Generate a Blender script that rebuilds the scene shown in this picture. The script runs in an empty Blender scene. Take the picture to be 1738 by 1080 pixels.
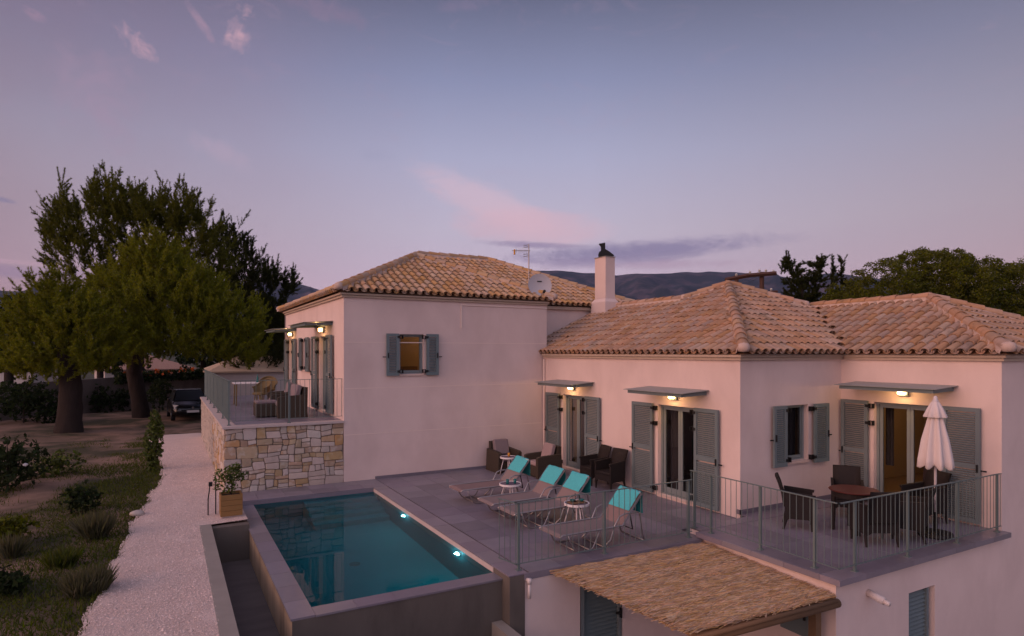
import bpy, math, random
import numpy as np
from mathutils import Vector, Matrix, noise as mnoise

random.seed(7)
rng = np.random.default_rng(7)
R = math.radians
scene = bpy.context.scene
col = scene.collection

# ------------------------------------------------------------------ camera
FOC, YH, CAMZ = 1063.0, 598.0, 3.3            # focal length and horizon row measured on the 1738 px photograph
AX = math.atan2(2800 - 869, FOC)               # angle between the view axis and world +X
FX, FY = math.cos(AX), math.sin(AX)
RX, RY = math.sin(AX), -math.cos(AX)
cam_data = bpy.data.cameras.new("camera")
cam_data.sensor_width = 36.0
cam_data.lens = 36.0 * FOC / 1738.0
cam_data.shift_y = (YH - 540.0) / 1738.0
cam_data.clip_start = 0.05
cam_data.clip_end = 20000
cam = bpy.data.objects.new("camera", cam_data)
cam.location = (0, 0, CAMZ)
cam.rotation_euler = (R(90), 0, AX - R(90))
col.objects.link(cam)
scene.camera = cam

def az_el(px, py):
    a = math.atan((px - 869) / FOC)
    return a, math.atan((YH - py) / FOC * math.cos(a))

# ------------------------------------------------------------------ sky
SUN_AZ = math.atan2(-0.05, -1.0)               # afterglow lies to the left of the camera
SUN_EL = R(16)
world = bpy.data.worlds.new("World")
scene.world = world
world.use_nodes = True
NT = world.node_tree
NT.nodes.clear()

class NG:
    """small helper for shader maths"""
    def __init__(s, nt): s.nt = nt
    def node(s, t, **kw):
        n = s.nt.nodes.new(t)
        for k, v in kw.items(): setattr(n, k, v)
        return n
    def put(s, sock, v):
        if hasattr(v, 'is_linked') or hasattr(v, 'links'): s.nt.links.new(v, sock)
        else: sock.default_value = v
    def m(s, op, a, b=0.0, c=0.0, clamp=False):
        n = s.node('ShaderNodeMath', operation=op, use_clamp=clamp)
        s.put(n.inputs[0], a); s.put(n.inputs[1], b); s.put(n.inputs[2], c)
        return n.outputs[0]
    def dot(s, v, d):
        n = s.node('ShaderNodeVectorMath', operation='DOT_PRODUCT')
        s.put(n.inputs[0], v); n.inputs[1].default_value = d
        return n.outputs['Value']
    def mix(s, f, a, b, blend='MIX'):
        n = s.node('ShaderNodeMix', data_type='RGBA', blend_type=blend)
        s.put(n.inputs[0], f); s.put(n.inputs[6], a); s.put(n.inputs[7], b)
        return n.outputs[2]
    def ramp(s, f, stops, interp='LINEAR'):
        n = s.node('ShaderNodeValToRGB')
        cr = n.color_ramp; cr.interpolation = interp
        while len(cr.elements) < len(stops): cr.elements.new(0.5)
        for e, (p, c) in zip(cr.elements, stops):
            e.position = p; e.color = c if len(c) == 4 else (*c, 1)
        s.put(n.inputs[0], f)
        return n.outputs[0]
    def noise(s, vec, scale, detail=4, rough=0.55, dist=0.0):
        n = s.node('ShaderNodeTexNoise')
        s.put(n.inputs['Vector'], vec); n.inputs['Scale'].default_value = scale
        n.inputs['Detail'].default_value = detail; n.inputs['Roughness'].default_value = rough
        n.inputs['Distortion'].default_value = dist
        return n.outputs['Fac']

def srgb(r, g, b):
    f = lambda c: ((c / 255 + 0.055) / 1.055) ** 2.4 if c > 10 else c / 255 / 12.92
    return (f(r), f(g), f(b), 1)

def build_sky():
    g = NG(NT)
    tc = g.node('ShaderNodeTexCoord')
    d = tc.outputs['Generated']
    sep = g.node('ShaderNodeSeparateXYZ'); NT.links.new(d, sep.inputs[0])
    el = g.m('ARCSINE', sep.outputs[2])
    az = g.m('ARCTAN2', g.dot(d, (RX, RY, 0)), g.dot(d, (FX, FY, 0)))
    t = g.m('DIVIDE', el, R(90), clamp=True)
    base = g.ramp(t, [(0.0, srgb(196, 166, 190)), (0.055, srgb(205, 180, 203)), (0.12, srgb(194, 182, 203)),
                      (0.19, srgb(169, 168, 197)), (0.26, srgb(134, 138, 172)), (0.33, srgb(94, 96, 124)),
                      (0.5, srgb(88, 94, 128)), (1.0, srgb(76, 86, 124))])
    # pinker veil over the left half, where the high cloud thickens towards the afterglow
    veil = g.m('MULTIPLY', g.m('SMOOTH_MIN', g.m('MAXIMUM', g.m('MULTIPLY', g.m('ADD', az, 0.12), -1.3), 0.0), 0.75, 0.2),
               g.m('MULTIPLY_ADD', g.noise(d, 3.2, 5, 0.6), 1.3, -0.25, clamp=True))
    base = g.mix(veil, base, srgb(160, 125, 150))
    aa = g.m('ABSOLUTE', az)
    rv = g.m('MULTIPLY', g.m('SUBTRACT', aa, 0.12), 1.75, clamp=True)
    base = g.mix(g.m('MULTIPLY', rv, 0.95), base, g.mix(1.0, base, (0.74, 0.66, 0.63, 1), 'MULTIPLY'))
    # after-glow round the place where the sun went down
    sd = (math.cos(SUN_AZ), math.sin(SUN_AZ), 0.06)
    gl = g.m('POWER', g.m('MAXIMUM', g.dot(d, sd), 0.0), 3.0)
    gl = g.m('MULTIPLY', gl, g.m('EXPONENT', g.m('MULTIPLY', g.m('ABSOLUTE', el), -1.5)))
    # the whole western half of the sky stays brighter than the east
    sw = (math.cos(SUN_AZ + 0.55), math.sin(SUN_AZ + 0.55), 0.25)
    wd = g.m('MULTIPLY', g.m('MAXIMUM', g.m('ADD', g.dot(d, sw), 0.10), 0.0), 0.85, clamp=True)
    base = g.mix(wd, base, (0.72, 0.66, 0.86, 1))
    base = g.mix(g.m('MULTIPLY', gl, 0.95, clamp=True), base, (1.9, 0.98, 0.70, 1))
    # clouds: (px, py, half length, half height, tilt deg, strength, colour, noise floor)
    clouds = [(838, 350, 190, 40, 22, 0.55, (222, 186, 200), 0.12), (900, 386, 170, 42, 4, 0.55, (222, 176, 190), 0.02),
              (1085, 426, 310, 26, -2, 0.9, (128, 116, 156), 0.26), (905, 416, 130, 9, 3, 0.75, (140, 124, 162), 0.25),
              (1010, 446, 190, 15, 0, 0.65, (140, 122, 160), 0.30), (1120, 450, 190, 11, 0, 0.6, (176, 146, 172), 0.30),
              (405, 70, 40, 34, 5, 0.8, (198, 156, 170), 0.46), (408, 18, 44, 40, -20, 0.8, (198, 156, 170), 0.46), (400, 45, 26, 50, 10, 0.6, (194, 154, 170), 0.42), (240, 78, 62, 26, 33, 0.85, (192, 152, 168), 0.46),
              (338, 36, 44, 12, 48, 0.6, (176, 140, 160), 0.36), (56, 22, 26, 12, 20, 0.55, (170, 134, 156), 0.35),
              (370, 255, 90, 26, 22, 0.35, (188, 162, 182), 0.3), (170, 165, 90, 110, -30, 0.4, (166, 136, 160), 0.35),
              (40, 462, 160, 14, 0, 0.6, (140, 118, 152), 0.25), (30, 445, 130, 5, 2, 0.4, (196, 156, 176), 0.25),
              (4, 339, 22, 5, 8, 0.8, (132, 120, 152), 0.1), (640, 265, 60, 16, 0, 0.2, (140, 138, 170), 0.3),
              (560, 20, 130, 26, 8, 0.4, (140, 116, 142), 0.32), (790, 8, 90, 18, -6, 0.35, (136, 118, 146), 0.32)]
    mp = g.node('ShaderNodeMapping'); NT.links.new(d, mp.inputs[0])
    mp.inputs['Rotation'].default_value = (0, 0, R(25)); mp.inputs['Scale'].default_value = (1, 1, 2.6)
    nz = g.noise(mp.outputs[0], 12.0, 8, 0.66, 1.4)
    nf = g.noise(mp.outputs[0], 38.0, 7, 0.66, 1.2)
    nn = g.m('MULTIPLY_ADD', nf, 0.35, g.m('MULTIPLY', nz, 0.75))
    n2 = g.m('MULTIPLY_ADD', g.noise(d, 42.0, 7, 0.68, 0.8), 0.45, g.m('MULTIPLY', g.noise(d, 15.0, 8, 0.66, 1.0), 0.65))
    outc = base
    for (px, py, hl, hh, tilt, st, c, fl) in clouds:
        a0, e0 = az_el(px, py)
        da = g.m('SUBTRACT', az, a0); de = g.m('SUBTRACT', el, e0)
        ct, sn = math.cos(R(tilt)), math.sin(R(tilt))
        u = g.m('DIVIDE', g.m('SUBTRACT', g.m('MULTIPLY', da, ct), g.m('MULTIPLY', de, sn)), hl / FOC)
        v = g.m('DIVIDE', g.m('ADD', g.m('MULTIPLY', da, sn), g.m('MULTIPLY', de, ct)), hh / FOC)
        q = g.m('SUBTRACT', 1.0, g.m('ADD', g.m('MULTIPLY', u, u), g.m('MULTIPLY', v, v)), clamp=True)
        hi = py < 300
        k = g.m('MULTIPLY', g.m('SUBTRACT', g.m('ADD', g.m('MULTIPLY', q, 0.40 if hi else 0.55), n2 if hi else nn), 0.62 + fl * 0.5), 5.5 if hi else 3.2, clamp=True)
        k = g.m('MULTIPLY', g.m('MULTIPLY', k, g.m('POWER', q, 0.6)), st)
        outc = g.mix(k, outc, srgb(*c))
    # thin wisps all over the sky
    w = g.m('MULTIPLY', g.m('SUBTRACT', nz, 0.56, clamp=True), 0.9)
    outc = g.mix(w, outc, srgb(176, 142, 164))
    # below the horizon: dim ground light
    below = g.m('MULTIPLY', g.m('MULTIPLY', el, -1.0), 12.0, clamp=True)
    outc = g.mix(below, outc, (0.10, 0.085, 0.09, 1))
    sky = g.node('ShaderNodeTexSky', sky_type='NISHITA', sun_disc=False)
    sky.sun_elevation = R(1.5); sky.sun_rotation = R(90) - SUN_AZ
    sky.air_density = 1.2; sky.dust_density = 2.0
    bg1 = g.node('ShaderNodeBackground'); NT.links.new(sky.outputs[0], bg1.inputs[0]); bg1.inputs[1].default_value = 0.05
    bg2 = g.node('ShaderNodeBackground'); NT.links.new(outc, bg2.inputs[0]); bg2.inputs[1].default_value = 1.12
    add = g.node('ShaderNodeAddShader')
    NT.links.new(bg1.outputs[0], add.inputs[0]); NT.links.new(bg2.outputs[0], add.inputs[1])
    out = g.node('ShaderNodeOutputWorld'); NT.links.new(add.outputs[0], out.inputs[0])
build_sky()

# ------------------------------------------------------------------ sun (last light of dusk)
sun_data = bpy.data.lights.new("sun", 'SUN')
sun_data.energy = 1.5
sun_data.angle = R(45)
sun_data.color = (1.0, 0.54, 0.40)
sun = bpy.data.objects.new("sun", sun_data)
sv = Vector((math.cos(SUN_AZ) * math.cos(SUN_EL), math.sin(SUN_AZ) * math.cos(SUN_EL), math.sin(SUN_EL)))
sun.rotation_euler = sv.to_track_quat('Z', 'Y').to_euler()
sun.location = sv * 60
col.objects.link(sun)

scene.view_settings.view_transform = 'Standard'
scene.view_settings.look = 'None'
scene.view_settings.exposure = -0.10
scene.view_settings.gamma = 1.0
scene.cycles.use_denoising = True
scene.cycles.max_bounces = 8
scene.cycles.transmission_bounces = 8
scene.cycles.transparent_max_bounces = 12
scene.cycles.sample_clamp_indirect = 4.0
scene.cycles.caustics_refractive = True

# ------------------------------------------------------------------ materials
MATS = {}
def mk(name, c, rough=0.8, var=0.12, scale=4.0, bump=0.0, bscale=40.0, metal=0.0, spec=0.3, rnd=0.0, hue=0.0, c2=None, c2scale=1.0, c2lo=0.5, c2hi=0.6, mode='obj', emit=None, estr=0.0, stretch=None, island=False, transl=0.0):
    m = bpy.data.materials.new(name); m.use_nodes = True
    nt = m.node_tree; b = nt.nodes['Principled BSDF']; g = NG(nt)
    tc = g.node('ShaderNodeTexCoord')
    vec = tc.outputs['Object']
    if mode == 'world':
        geo = g.node('ShaderNodeNewGeometry'); vec = geo.outputs['Position']
    if stretch:
        mp = g.node('ShaderNodeMapping'); nt.links.new(vec, mp.inputs[0]); mp.inputs['Scale'].default_value = stretch; vec = mp.outputs[0]
    base = (*c[:3], 1)
    if c2:
        f = g.noise(vec, c2scale, 6, 0.6, 0.3)
        f = g.ramp(f, [(c2lo, (0, 0, 0)), (c2hi, (1, 1, 1))])
        base = g.mix(f, base, (*c2[:3], 1))
    fac = g.m('MULTIPLY_ADD', g.noise(vec, scale, 5, 0.6), 2 * var, 1 - var)
    if rnd or hue:
        if island:
            gi = g.node('ShaderNodeNewGeometry'); rv = gi.outputs['Random Per Island']
        else:
            oi = g.node('ShaderNodeObjectInfo'); rv = oi.outputs['Random']
        fac = g.m('MULTIPLY', fac, g.m('MULTIPLY_ADD', rv, 2 * rnd, 1 - rnd))
        hs = g.node('ShaderNodeHueSaturation')
        g.put(hs.inputs['Hue'], g.m('MULTIPLY_ADD', g.m('FRACT', g.m('MULTIPLY', rv, 7.31)), 2 * hue, 0.5 - hue))
        g.put(hs.inputs['Saturation'], g.m('MULTIPLY_ADD', g.m('FRACT', g.m('MULTIPLY', rv, 3.77)), 0.5, 0.75))
        g.put(hs.inputs['Value'], fac); g.put(hs.inputs['Color'], base)
        nt.links.new(hs.outputs[0], b.inputs['Base Color'])
    else:
        cc = g.node('ShaderNodeCombineXYZ')
        for i in range(3): nt.links.new(fac, cc.inputs[i])
        mx = g.mix(1.0, base, cc.outputs[0], 'MULTIPLY')
        nt.links.new(mx, b.inputs['Base Color'])
    b.inputs['Roughness'].default_value = rough
    b.inputs['Metallic'].default_value = metal
    b.inputs['Specular IOR Level'].default_value = spec
    if transl:
        tl = g.node('ShaderNodeBsdfTranslucent'); ms = g.node('ShaderNodeMixShader'); ms.inputs[0].default_value = transl
        nt.links.new(b.inputs['Base Color'].links[0].from_socket, tl.inputs[0])
        nt.links.new(b.outputs[0], ms.inputs[1]); nt.links.new(tl.outputs[0], ms.inputs[2])
        nt.links.new(ms.outputs[0], nt.nodes['Material Output'].inputs[0])
    if emit:
        b.inputs['Emission Color'].default_value = (*emit, 1); b.inputs['Emission Strength'].default_value = estr
    if bump:
        bn = g.node('ShaderNodeBump'); bn.inputs['Strength'].default_value = bump; bn.inputs['Distance'].default_value = 0.02
        g.put(bn.inputs['Height'], g.noise(vec, bscale, 6, 0.65))
        nt.links.new(bn.outputs[0], b.inputs['Normal'])
    MATS[name] = m
    return m

mk('plaster', (0.74, 0.60, 0.56), 0.9, 0.06, 1.3, 0.12, 120, mode='world', c2=(0.63, 0.50, 0.465), c2scale=0.8, c2lo=0.42, c2hi=0.74, stretch=(1, 1, 0.6))
mk('plaster_pale', (0.78, 0.64, 0.58), 0.9, 0.05, 3)
mk('tile_cover', (0.435, 0.275, 0.185), 0.85, 0.22, 9, 0.25, 60, rnd=0.15, hue=0.006, c2=(0.26, 0.175, 0.12), c2scale=2.4, c2lo=0.54, c2hi=0.74, mode='world')
mk('tile_stuff', (0.435, 0.275, 0.185), 0.85, 0.22, 9, 0.25, 60, rnd=0.15, hue=0.006, c2=(0.26, 0.175, 0.12), c2scale=2.4, c2lo=0.54, c2hi=0.74, mode='world', island=True)
mk('tile_upper', (0.50, 0.32, 0.19), 0.85, 0.2, 9, 0.25, 60, rnd=0.15, hue=0.006, mode='world')
mk('tile_upper_stuff', (0.50, 0.32, 0.19), 0.85, 0.2, 9, 0.25, 60, rnd=0.15, hue=0.006, mode='world', island=True)
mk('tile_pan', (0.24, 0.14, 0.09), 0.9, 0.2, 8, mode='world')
mk('mortar', (0.55, 0.42, 0.36), 0.95, 0.15, 12, 0.3, 50)
mk('cornice', (0.5, 0.40, 0.32), 0.9, 0.15, 6)
mk('shutter', (0.155, 0.195, 0.205), 0.55, 0.08, 3, rnd=0.06)
mk('awning', (0.30, 0.31, 0.295), 0.5, 0.08, 3)
mk('frame', (0.20, 0.235, 0.24), 0.5, 0.06, 3)
mk('black_iron', (0.012, 0.012, 0.013), 0.5, 0.1, 5)
mk('sill', (0.62, 0.47, 0.41), 0.7, 0.08, 6)
mk('floor_tile', (0.20, 0.18, 0.215), 0.42, 0.26, 3.4, 0.06, 60, rnd=0.17, mode='world', spec=0.4)
mk('grout', (0.075, 0.068, 0.072), 0.9, 0.1, 5)
mk('coping', (0.215, 0.19, 0.225), 0.28, 0.15, 3, 0.05, 50, rnd=0.10, mode='world', spec=0.45)
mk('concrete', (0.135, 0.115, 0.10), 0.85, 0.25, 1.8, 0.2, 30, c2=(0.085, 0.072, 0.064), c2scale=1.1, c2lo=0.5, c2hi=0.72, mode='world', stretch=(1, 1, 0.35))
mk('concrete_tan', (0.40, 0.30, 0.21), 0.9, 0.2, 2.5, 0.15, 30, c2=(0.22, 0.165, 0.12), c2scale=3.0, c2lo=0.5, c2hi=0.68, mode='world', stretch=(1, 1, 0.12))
mk('concrete_pale', (0.30, 0.27, 0.24), 0.85, 0.2, 2.5, 0.15, 40, mode='world')
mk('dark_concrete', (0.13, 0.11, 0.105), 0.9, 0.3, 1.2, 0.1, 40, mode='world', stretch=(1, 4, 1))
mk('stone_white', (0.52, 0.445, 0.395), 0.9, 0.2, 7, 0.6, 25, rnd=0.16, hue=0.012, mode='world')
mk('stone_tan', (0.43, 0.32, 0.225), 0.9, 0.25, 7, 0.6, 25, rnd=0.2, hue=0.015, mode='world', c2=(0.5, 0.42, 0.34), c2scale=5)
mk('stone_ochre', (0.41, 0.275, 0.15), 0.9, 0.25, 7, 0.6, 25, rnd=0.18, hue=0.012, mode='world', c2=(0.45, 0.34, 0.23), c2scale=5)
mk('stone_mortar', (0.25, 0.20, 0.165), 0.95, 0.2, 12, 0.3, 60, mode='world')
mk('cap', (0.52, 0.44, 0.42), 0.7, 0.1, 5, mode='world')
mk('rail', (0.15, 0.195, 0.19), 0.5, 0.06, 4, metal=0.2)
mk('sling', (0.235, 0.175, 0.170), 0.8, 0.06, 9, rnd=0.04)
mk('alu', (0.36, 0.33, 0.33), 0.35, 0.05, 6, metal=0.75)
mk('towel', (0.09, 0.50, 0.53), 0.95, 0.18, 30, 0.5, 90)
mk('towel_back', (0.03, 0.36, 0.36), 0.95, 0.15, 30, 0.4, 90)
mk('white_paint', (0.74, 0.70, 0.70), 0.5, 0.04, 6)
mk('wicker', (0.019, 0.014, 0.013), 0.6, 0.4, 60, 0.6, 120, stretch=(1, 1, 2))
mk('wicker_brown', (0.055, 0.042, 0.030), 0.65, 0.4, 60, 0.6, 120)
mk('rattan', (0.16, 0.115, 0.05), 0.6, 0.3, 50, 0.4, 100)
mk('cushion', (0.23, 0.18, 0.19), 0.95, 0.1, 14, 0.15, 60)
mk('cushion_pink', (0.32, 0.24, 0.24), 0.95, 0.1, 14, 0.15, 60)
mk('table_red', (0.10, 0.028, 0.02), 0.35, 0.2, 5)
mk('canvas', (0.68, 0.60, 0.58), 0.9, 0.06, 6, 0.1, 30)
mk('pole_white', (0.65, 0.6, 0.62), 0.4, 0.03, 5)
mk('straw', (0.54, 0.34, 0.19), 0.9, 0.35, 6, rnd=0.35, hue=0.015, mode='world', island=True)
mk('straw_base', (0.38, 0.23, 0.12), 0.95, 0.4, 14, 0.8, 40, mode='world', stretch=(0.25, 1.5, 1))
mk('log', (0.17, 0.10, 0.055), 0.85, 0.3, 4, 0.4, 30, stretch=(0.2, 3, 3))
mk('planter_wood', (0.27, 0.15, 0.055), 0.75, 0.25, 5, 0.25, 30, stretch=(0.5, 3, 6))
mk('soil', (0.05, 0.04, 0.03), 1.0, 0.3, 30, 0.6, 60)
mk('gravel', (0.72, 0.57, 0.515), 0.95, 0.35, 60, 1.0, 70, mode='world', c2=(0.63, 0.495, 0.445), c2scale=1.3, c2lo=0.45, c2hi=0.8)
mk('pebble', (0.78, 0.62, 0.56), 0.9, 0.1, 10, rnd=0.32, hue=0.012, island=True)
mk('dirt', (0.24, 0.155, 0.115), 1.0, 0.35, 2.6, 0.6, 25, mode='world', c2=(0.055, 0.05, 0.028), c2scale=0.38, c2lo=0.42, c2hi=0.58)
mk('far_ground', (0.045, 0.05, 0.03), 1.0, 0.4, 0.05, mode='world')
mk('grass', (0.085, 0.105, 0.022), 0.9, 0.3, 3, rnd=0.35, hue=0.03, mode='world', island=True, spec=0.08, transl=0.35)
mk('dry_grass', (0.115, 0.112, 0.055), 0.9, 0.2, 3, rnd=0.3, hue=0.02, island=True, transl=0.35)
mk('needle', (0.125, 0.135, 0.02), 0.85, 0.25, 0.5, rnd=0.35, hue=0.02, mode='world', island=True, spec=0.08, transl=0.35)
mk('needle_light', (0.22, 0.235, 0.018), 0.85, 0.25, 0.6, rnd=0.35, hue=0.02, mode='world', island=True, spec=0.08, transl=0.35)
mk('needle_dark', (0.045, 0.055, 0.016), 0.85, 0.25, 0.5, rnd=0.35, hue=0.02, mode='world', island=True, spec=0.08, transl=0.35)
mk('leaf', (0.10, 0.112, 0.016), 0.85, 0.3, 0.5, rnd=0.4, hue=0.02, mode='world', island=True, spec=0.08, transl=0.35)
mk('leaf_bright', (0.09, 0.12, 0.025), 0.65, 0.2, 2, rnd=0.35, hue=0.02, island=True, transl=0.35)
mk('leaf_dark', (0.03, 0.045, 0.018), 0.75, 0.25, 1, rnd=0.4, hue=0.02, island=True, spec=0.08, transl=0.35)
mk('flower_white', (0.7, 0.68, 0.7), 0.8, 0.05, 5)
mk('flower_orange', (0.38, 0.09, 0.03), 0.8, 0.1, 5, rnd=0.3, island=True)
mk('bark', (0.030, 0.021, 0.018), 0.95, 0.45, 5, 1.0, 22, stretch=(3, 3, 0.7))
mk('old_wall', (0.15, 0.125, 0.115), 0.95, 0.35, 0.9, 0.3, 20, mode='world', c2=(0.075, 0.065, 0.06), c2scale=0.7, c2lo=0.45, c2hi=0.65, stretch=(1, 1, 0.5))
mk('hill', (0.016, 0.026, 0.032), 1.0, 0.45, 0.012, mode='world', c2=(0.10, 0.076, 0.092), c2scale=0.007, c2lo=0.46, c2hi=0.66)  # second colour: pinkish patches with evening light painted in
mk('white_wall', (0.56, 0.50, 0.48), 0.9, 0.08, 2)
mk('far_roof', (0.62, 0.47, 0.33), 0.9, 0.15, 4)
mk('far_roof_red', (0.36, 0.22, 0.17), 0.9, 0.2, 4)
mk('car_paint', (0.006, 0.006, 0.008), 0.25, 0.05, 3, spec=0.6)
mk('tyre', (0.012, 0.012, 0.012), 0.9, 0.1, 8)
mk('chrome', (0.6, 0.6, 0.6), 0.25, 0.02, 3, metal=1.0)
mk('plate', (0.55, 0.53, 0.52), 0.5, 0.05, 8)
mk('rust', (0.085, 0.045, 0.035), 0.9, 0.3, 6)
mk('dish', (0.42, 0.42, 0.46), 0.5, 0.04, 4)
mk('insulator', (0.55, 0.55, 0.52), 0.3, 0.05, 4)
mk('antenna_orange', (0.6, 0.27, 0.04), 0.5, 0.05, 4)
mk('room', (0.34, 0.24, 0.15), 0.95, 0.05, 1)
mk('room_floor', (0.22, 0.15, 0.10), 0.6, 0.1, 4)
mk('curtain', (0.075, 0.062, 0.066), 0.95, 0.15, 5)
mk('curtain_ochre', (0.22, 0.15, 0.04), 0.95, 0.15, 5)
mk('cloth_purple', (0.15, 0.115, 0.15), 0.95, 0.1, 5)
mk('pouf', (0.50, 0.25, 0.03), 0.9, 0.1, 14)
mk('pool_tile', (0.012, 0.21, 0.225), 0.6, 0.12, 30)
mk('pipe_white', (0.66, 0.58, 0.56), 0.5, 0.05, 5)
mk('glass_teal', (0.02, 0.14, 0.14), 0.15, 0.05, 4)
mk('rock', (0.5, 0.44, 0.40), 0.9, 0.2, 6, 0.5, 20)
mk('car_glass', (0.006, 0.008, 0.008), 0.3, 0.05, 3, spec=0.6)
mk('lamp_glow', (1, 0.8, 0.5), 0.5, 0.0, 1, emit=(1.0, 0.62, 0.26), estr=9.0)
mk('pool_lamp_glow', (1, 1, 1), 0.5, 0.0, 1, emit=(0.85, 1.0, 1.0), estr=7.0)

def glass_mat():
    m = bpy.data.materials.new('window_glass'); m.use_nodes = True
    nt = m.node_tree; nt.nodes.clear(); g = NG(nt)
    fr = g.node('ShaderNodeFresnel'); fr.inputs[0].default_value = 1.2
    tr = g.node('ShaderNodeBsdfTransparent'); tr.inputs[0].default_value = (0.62, 0.64, 0.64, 1)
    gl = g.node('ShaderNodeBsdfGlossy'); gl.inputs['Roughness'].default_value = 0.02
    mx = g.node('ShaderNodeMixShader')
    nt.links.new(fr.outputs[0], mx.inputs[0]); nt.links.new(tr.outputs[0], mx.inputs[1]); nt.links.new(gl.outputs[0], mx.inputs[2])
    o = g.node('ShaderNodeOutputMaterial'); nt.links.new(mx.outputs[0], o.inputs[0])
    MATS['window_glass'] = m
glass_mat()
def water_mat():
    m = bpy.data.materials.new('pool_water'); m.use_nodes = True
    nt = m.node_tree; nt.nodes.clear(); g = NG(nt)
    fr = g.node('ShaderNodeFresnel'); fr.inputs[0].default_value = 1.17
    rf = g.node('ShaderNodeBsdfRefraction'); rf.inputs['IOR'].default_value = 1.33; rf.inputs['Roughness'].default_value = 0.0
    rf.inputs[0].default_value = (0.40, 0.86, 0.95, 1)
    gl = g.node('ShaderNodeBsdfGlossy'); gl.inputs['Roughness'].default_value = 0.0
    geo = g.node('ShaderNodeNewGeometry')
    bn = g.node('ShaderNodeBump'); bn.inputs['Strength'].default_value = 0.05; bn.inputs['Distance'].default_value = 0.02
    g.put(bn.inputs['Height'], g.noise(geo.outputs['Position'], 2.2, 2, 0.5))
    for n in (fr, rf, gl): nt.links.new(bn.outputs[0], n.inputs['Normal'])
    mx = g.node('ShaderNodeMixShader')
    nt.links.new(fr.outputs[0], mx.inputs[0]); nt.links.new(rf.outputs[0], mx.inputs[1]); nt.links.new(gl.outputs[0], mx.inputs[2])
    o = g.node('ShaderNodeOutputMaterial'); nt.links.new(mx.outputs[0], o.inputs[0])
    MATS['pool_water'] = m
water_mat()

# ------------------------------------------------------------------ mesh and object helpers
WORLD_BUILT = {}
def tag(o, label=None, cat=None, group=None, kind=None):
    if label: o['label'] = label
    if cat: o['category'] = cat
    if group: o['group'] = group
    if kind: o['kind'] = kind
    return o
def thing(name, loc, label, cat, group=None, rz=0.0, world_coords=False):
    o = bpy.data.objects.new(name, None); o.empty_display_size = 0.2
    o.location = loc; o.rotation_euler = (0, 0, rz); col.objects.link(o)
    if world_coords: WORLD_BUILT[o.name] = Matrix.Translation(-Vector(loc))
    return tag(o, label, cat, group)
def link(o, parent=None):
    col.objects.link(o)
    if parent is not None:
        o.parent = parent
        if parent.name in WORLD_BUILT: o.matrix_parent_inverse = WORLD_BUILT[parent.name]
    return o
def mesh_from(name, V, F, mat, smooth=False):
    me = bpy.data.meshes.new(name); me.from_pydata(V, [], F); me.update()
    if mat: me.materials.append(MATS[mat])
    if smooth: me.polygons.foreach_set('use_smooth', [True] * len(me.polygons))
    return me
def obj_of(name, me, parent=None, loc=None, rot=None, scale=None):
    o = bpy.data.objects.new(name, me)
    if loc is not None: o.location = loc
    if rot is not None: o.rotation_euler = rot
    if scale is not None: o.scale = scale
    return link(o, parent)
def copy_tree(o, parent=None):
    c = o.copy(); col.objects.link(c); c.parent = parent
    for ch in list(o.children): copy_tree(ch, c)
    return c

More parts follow.
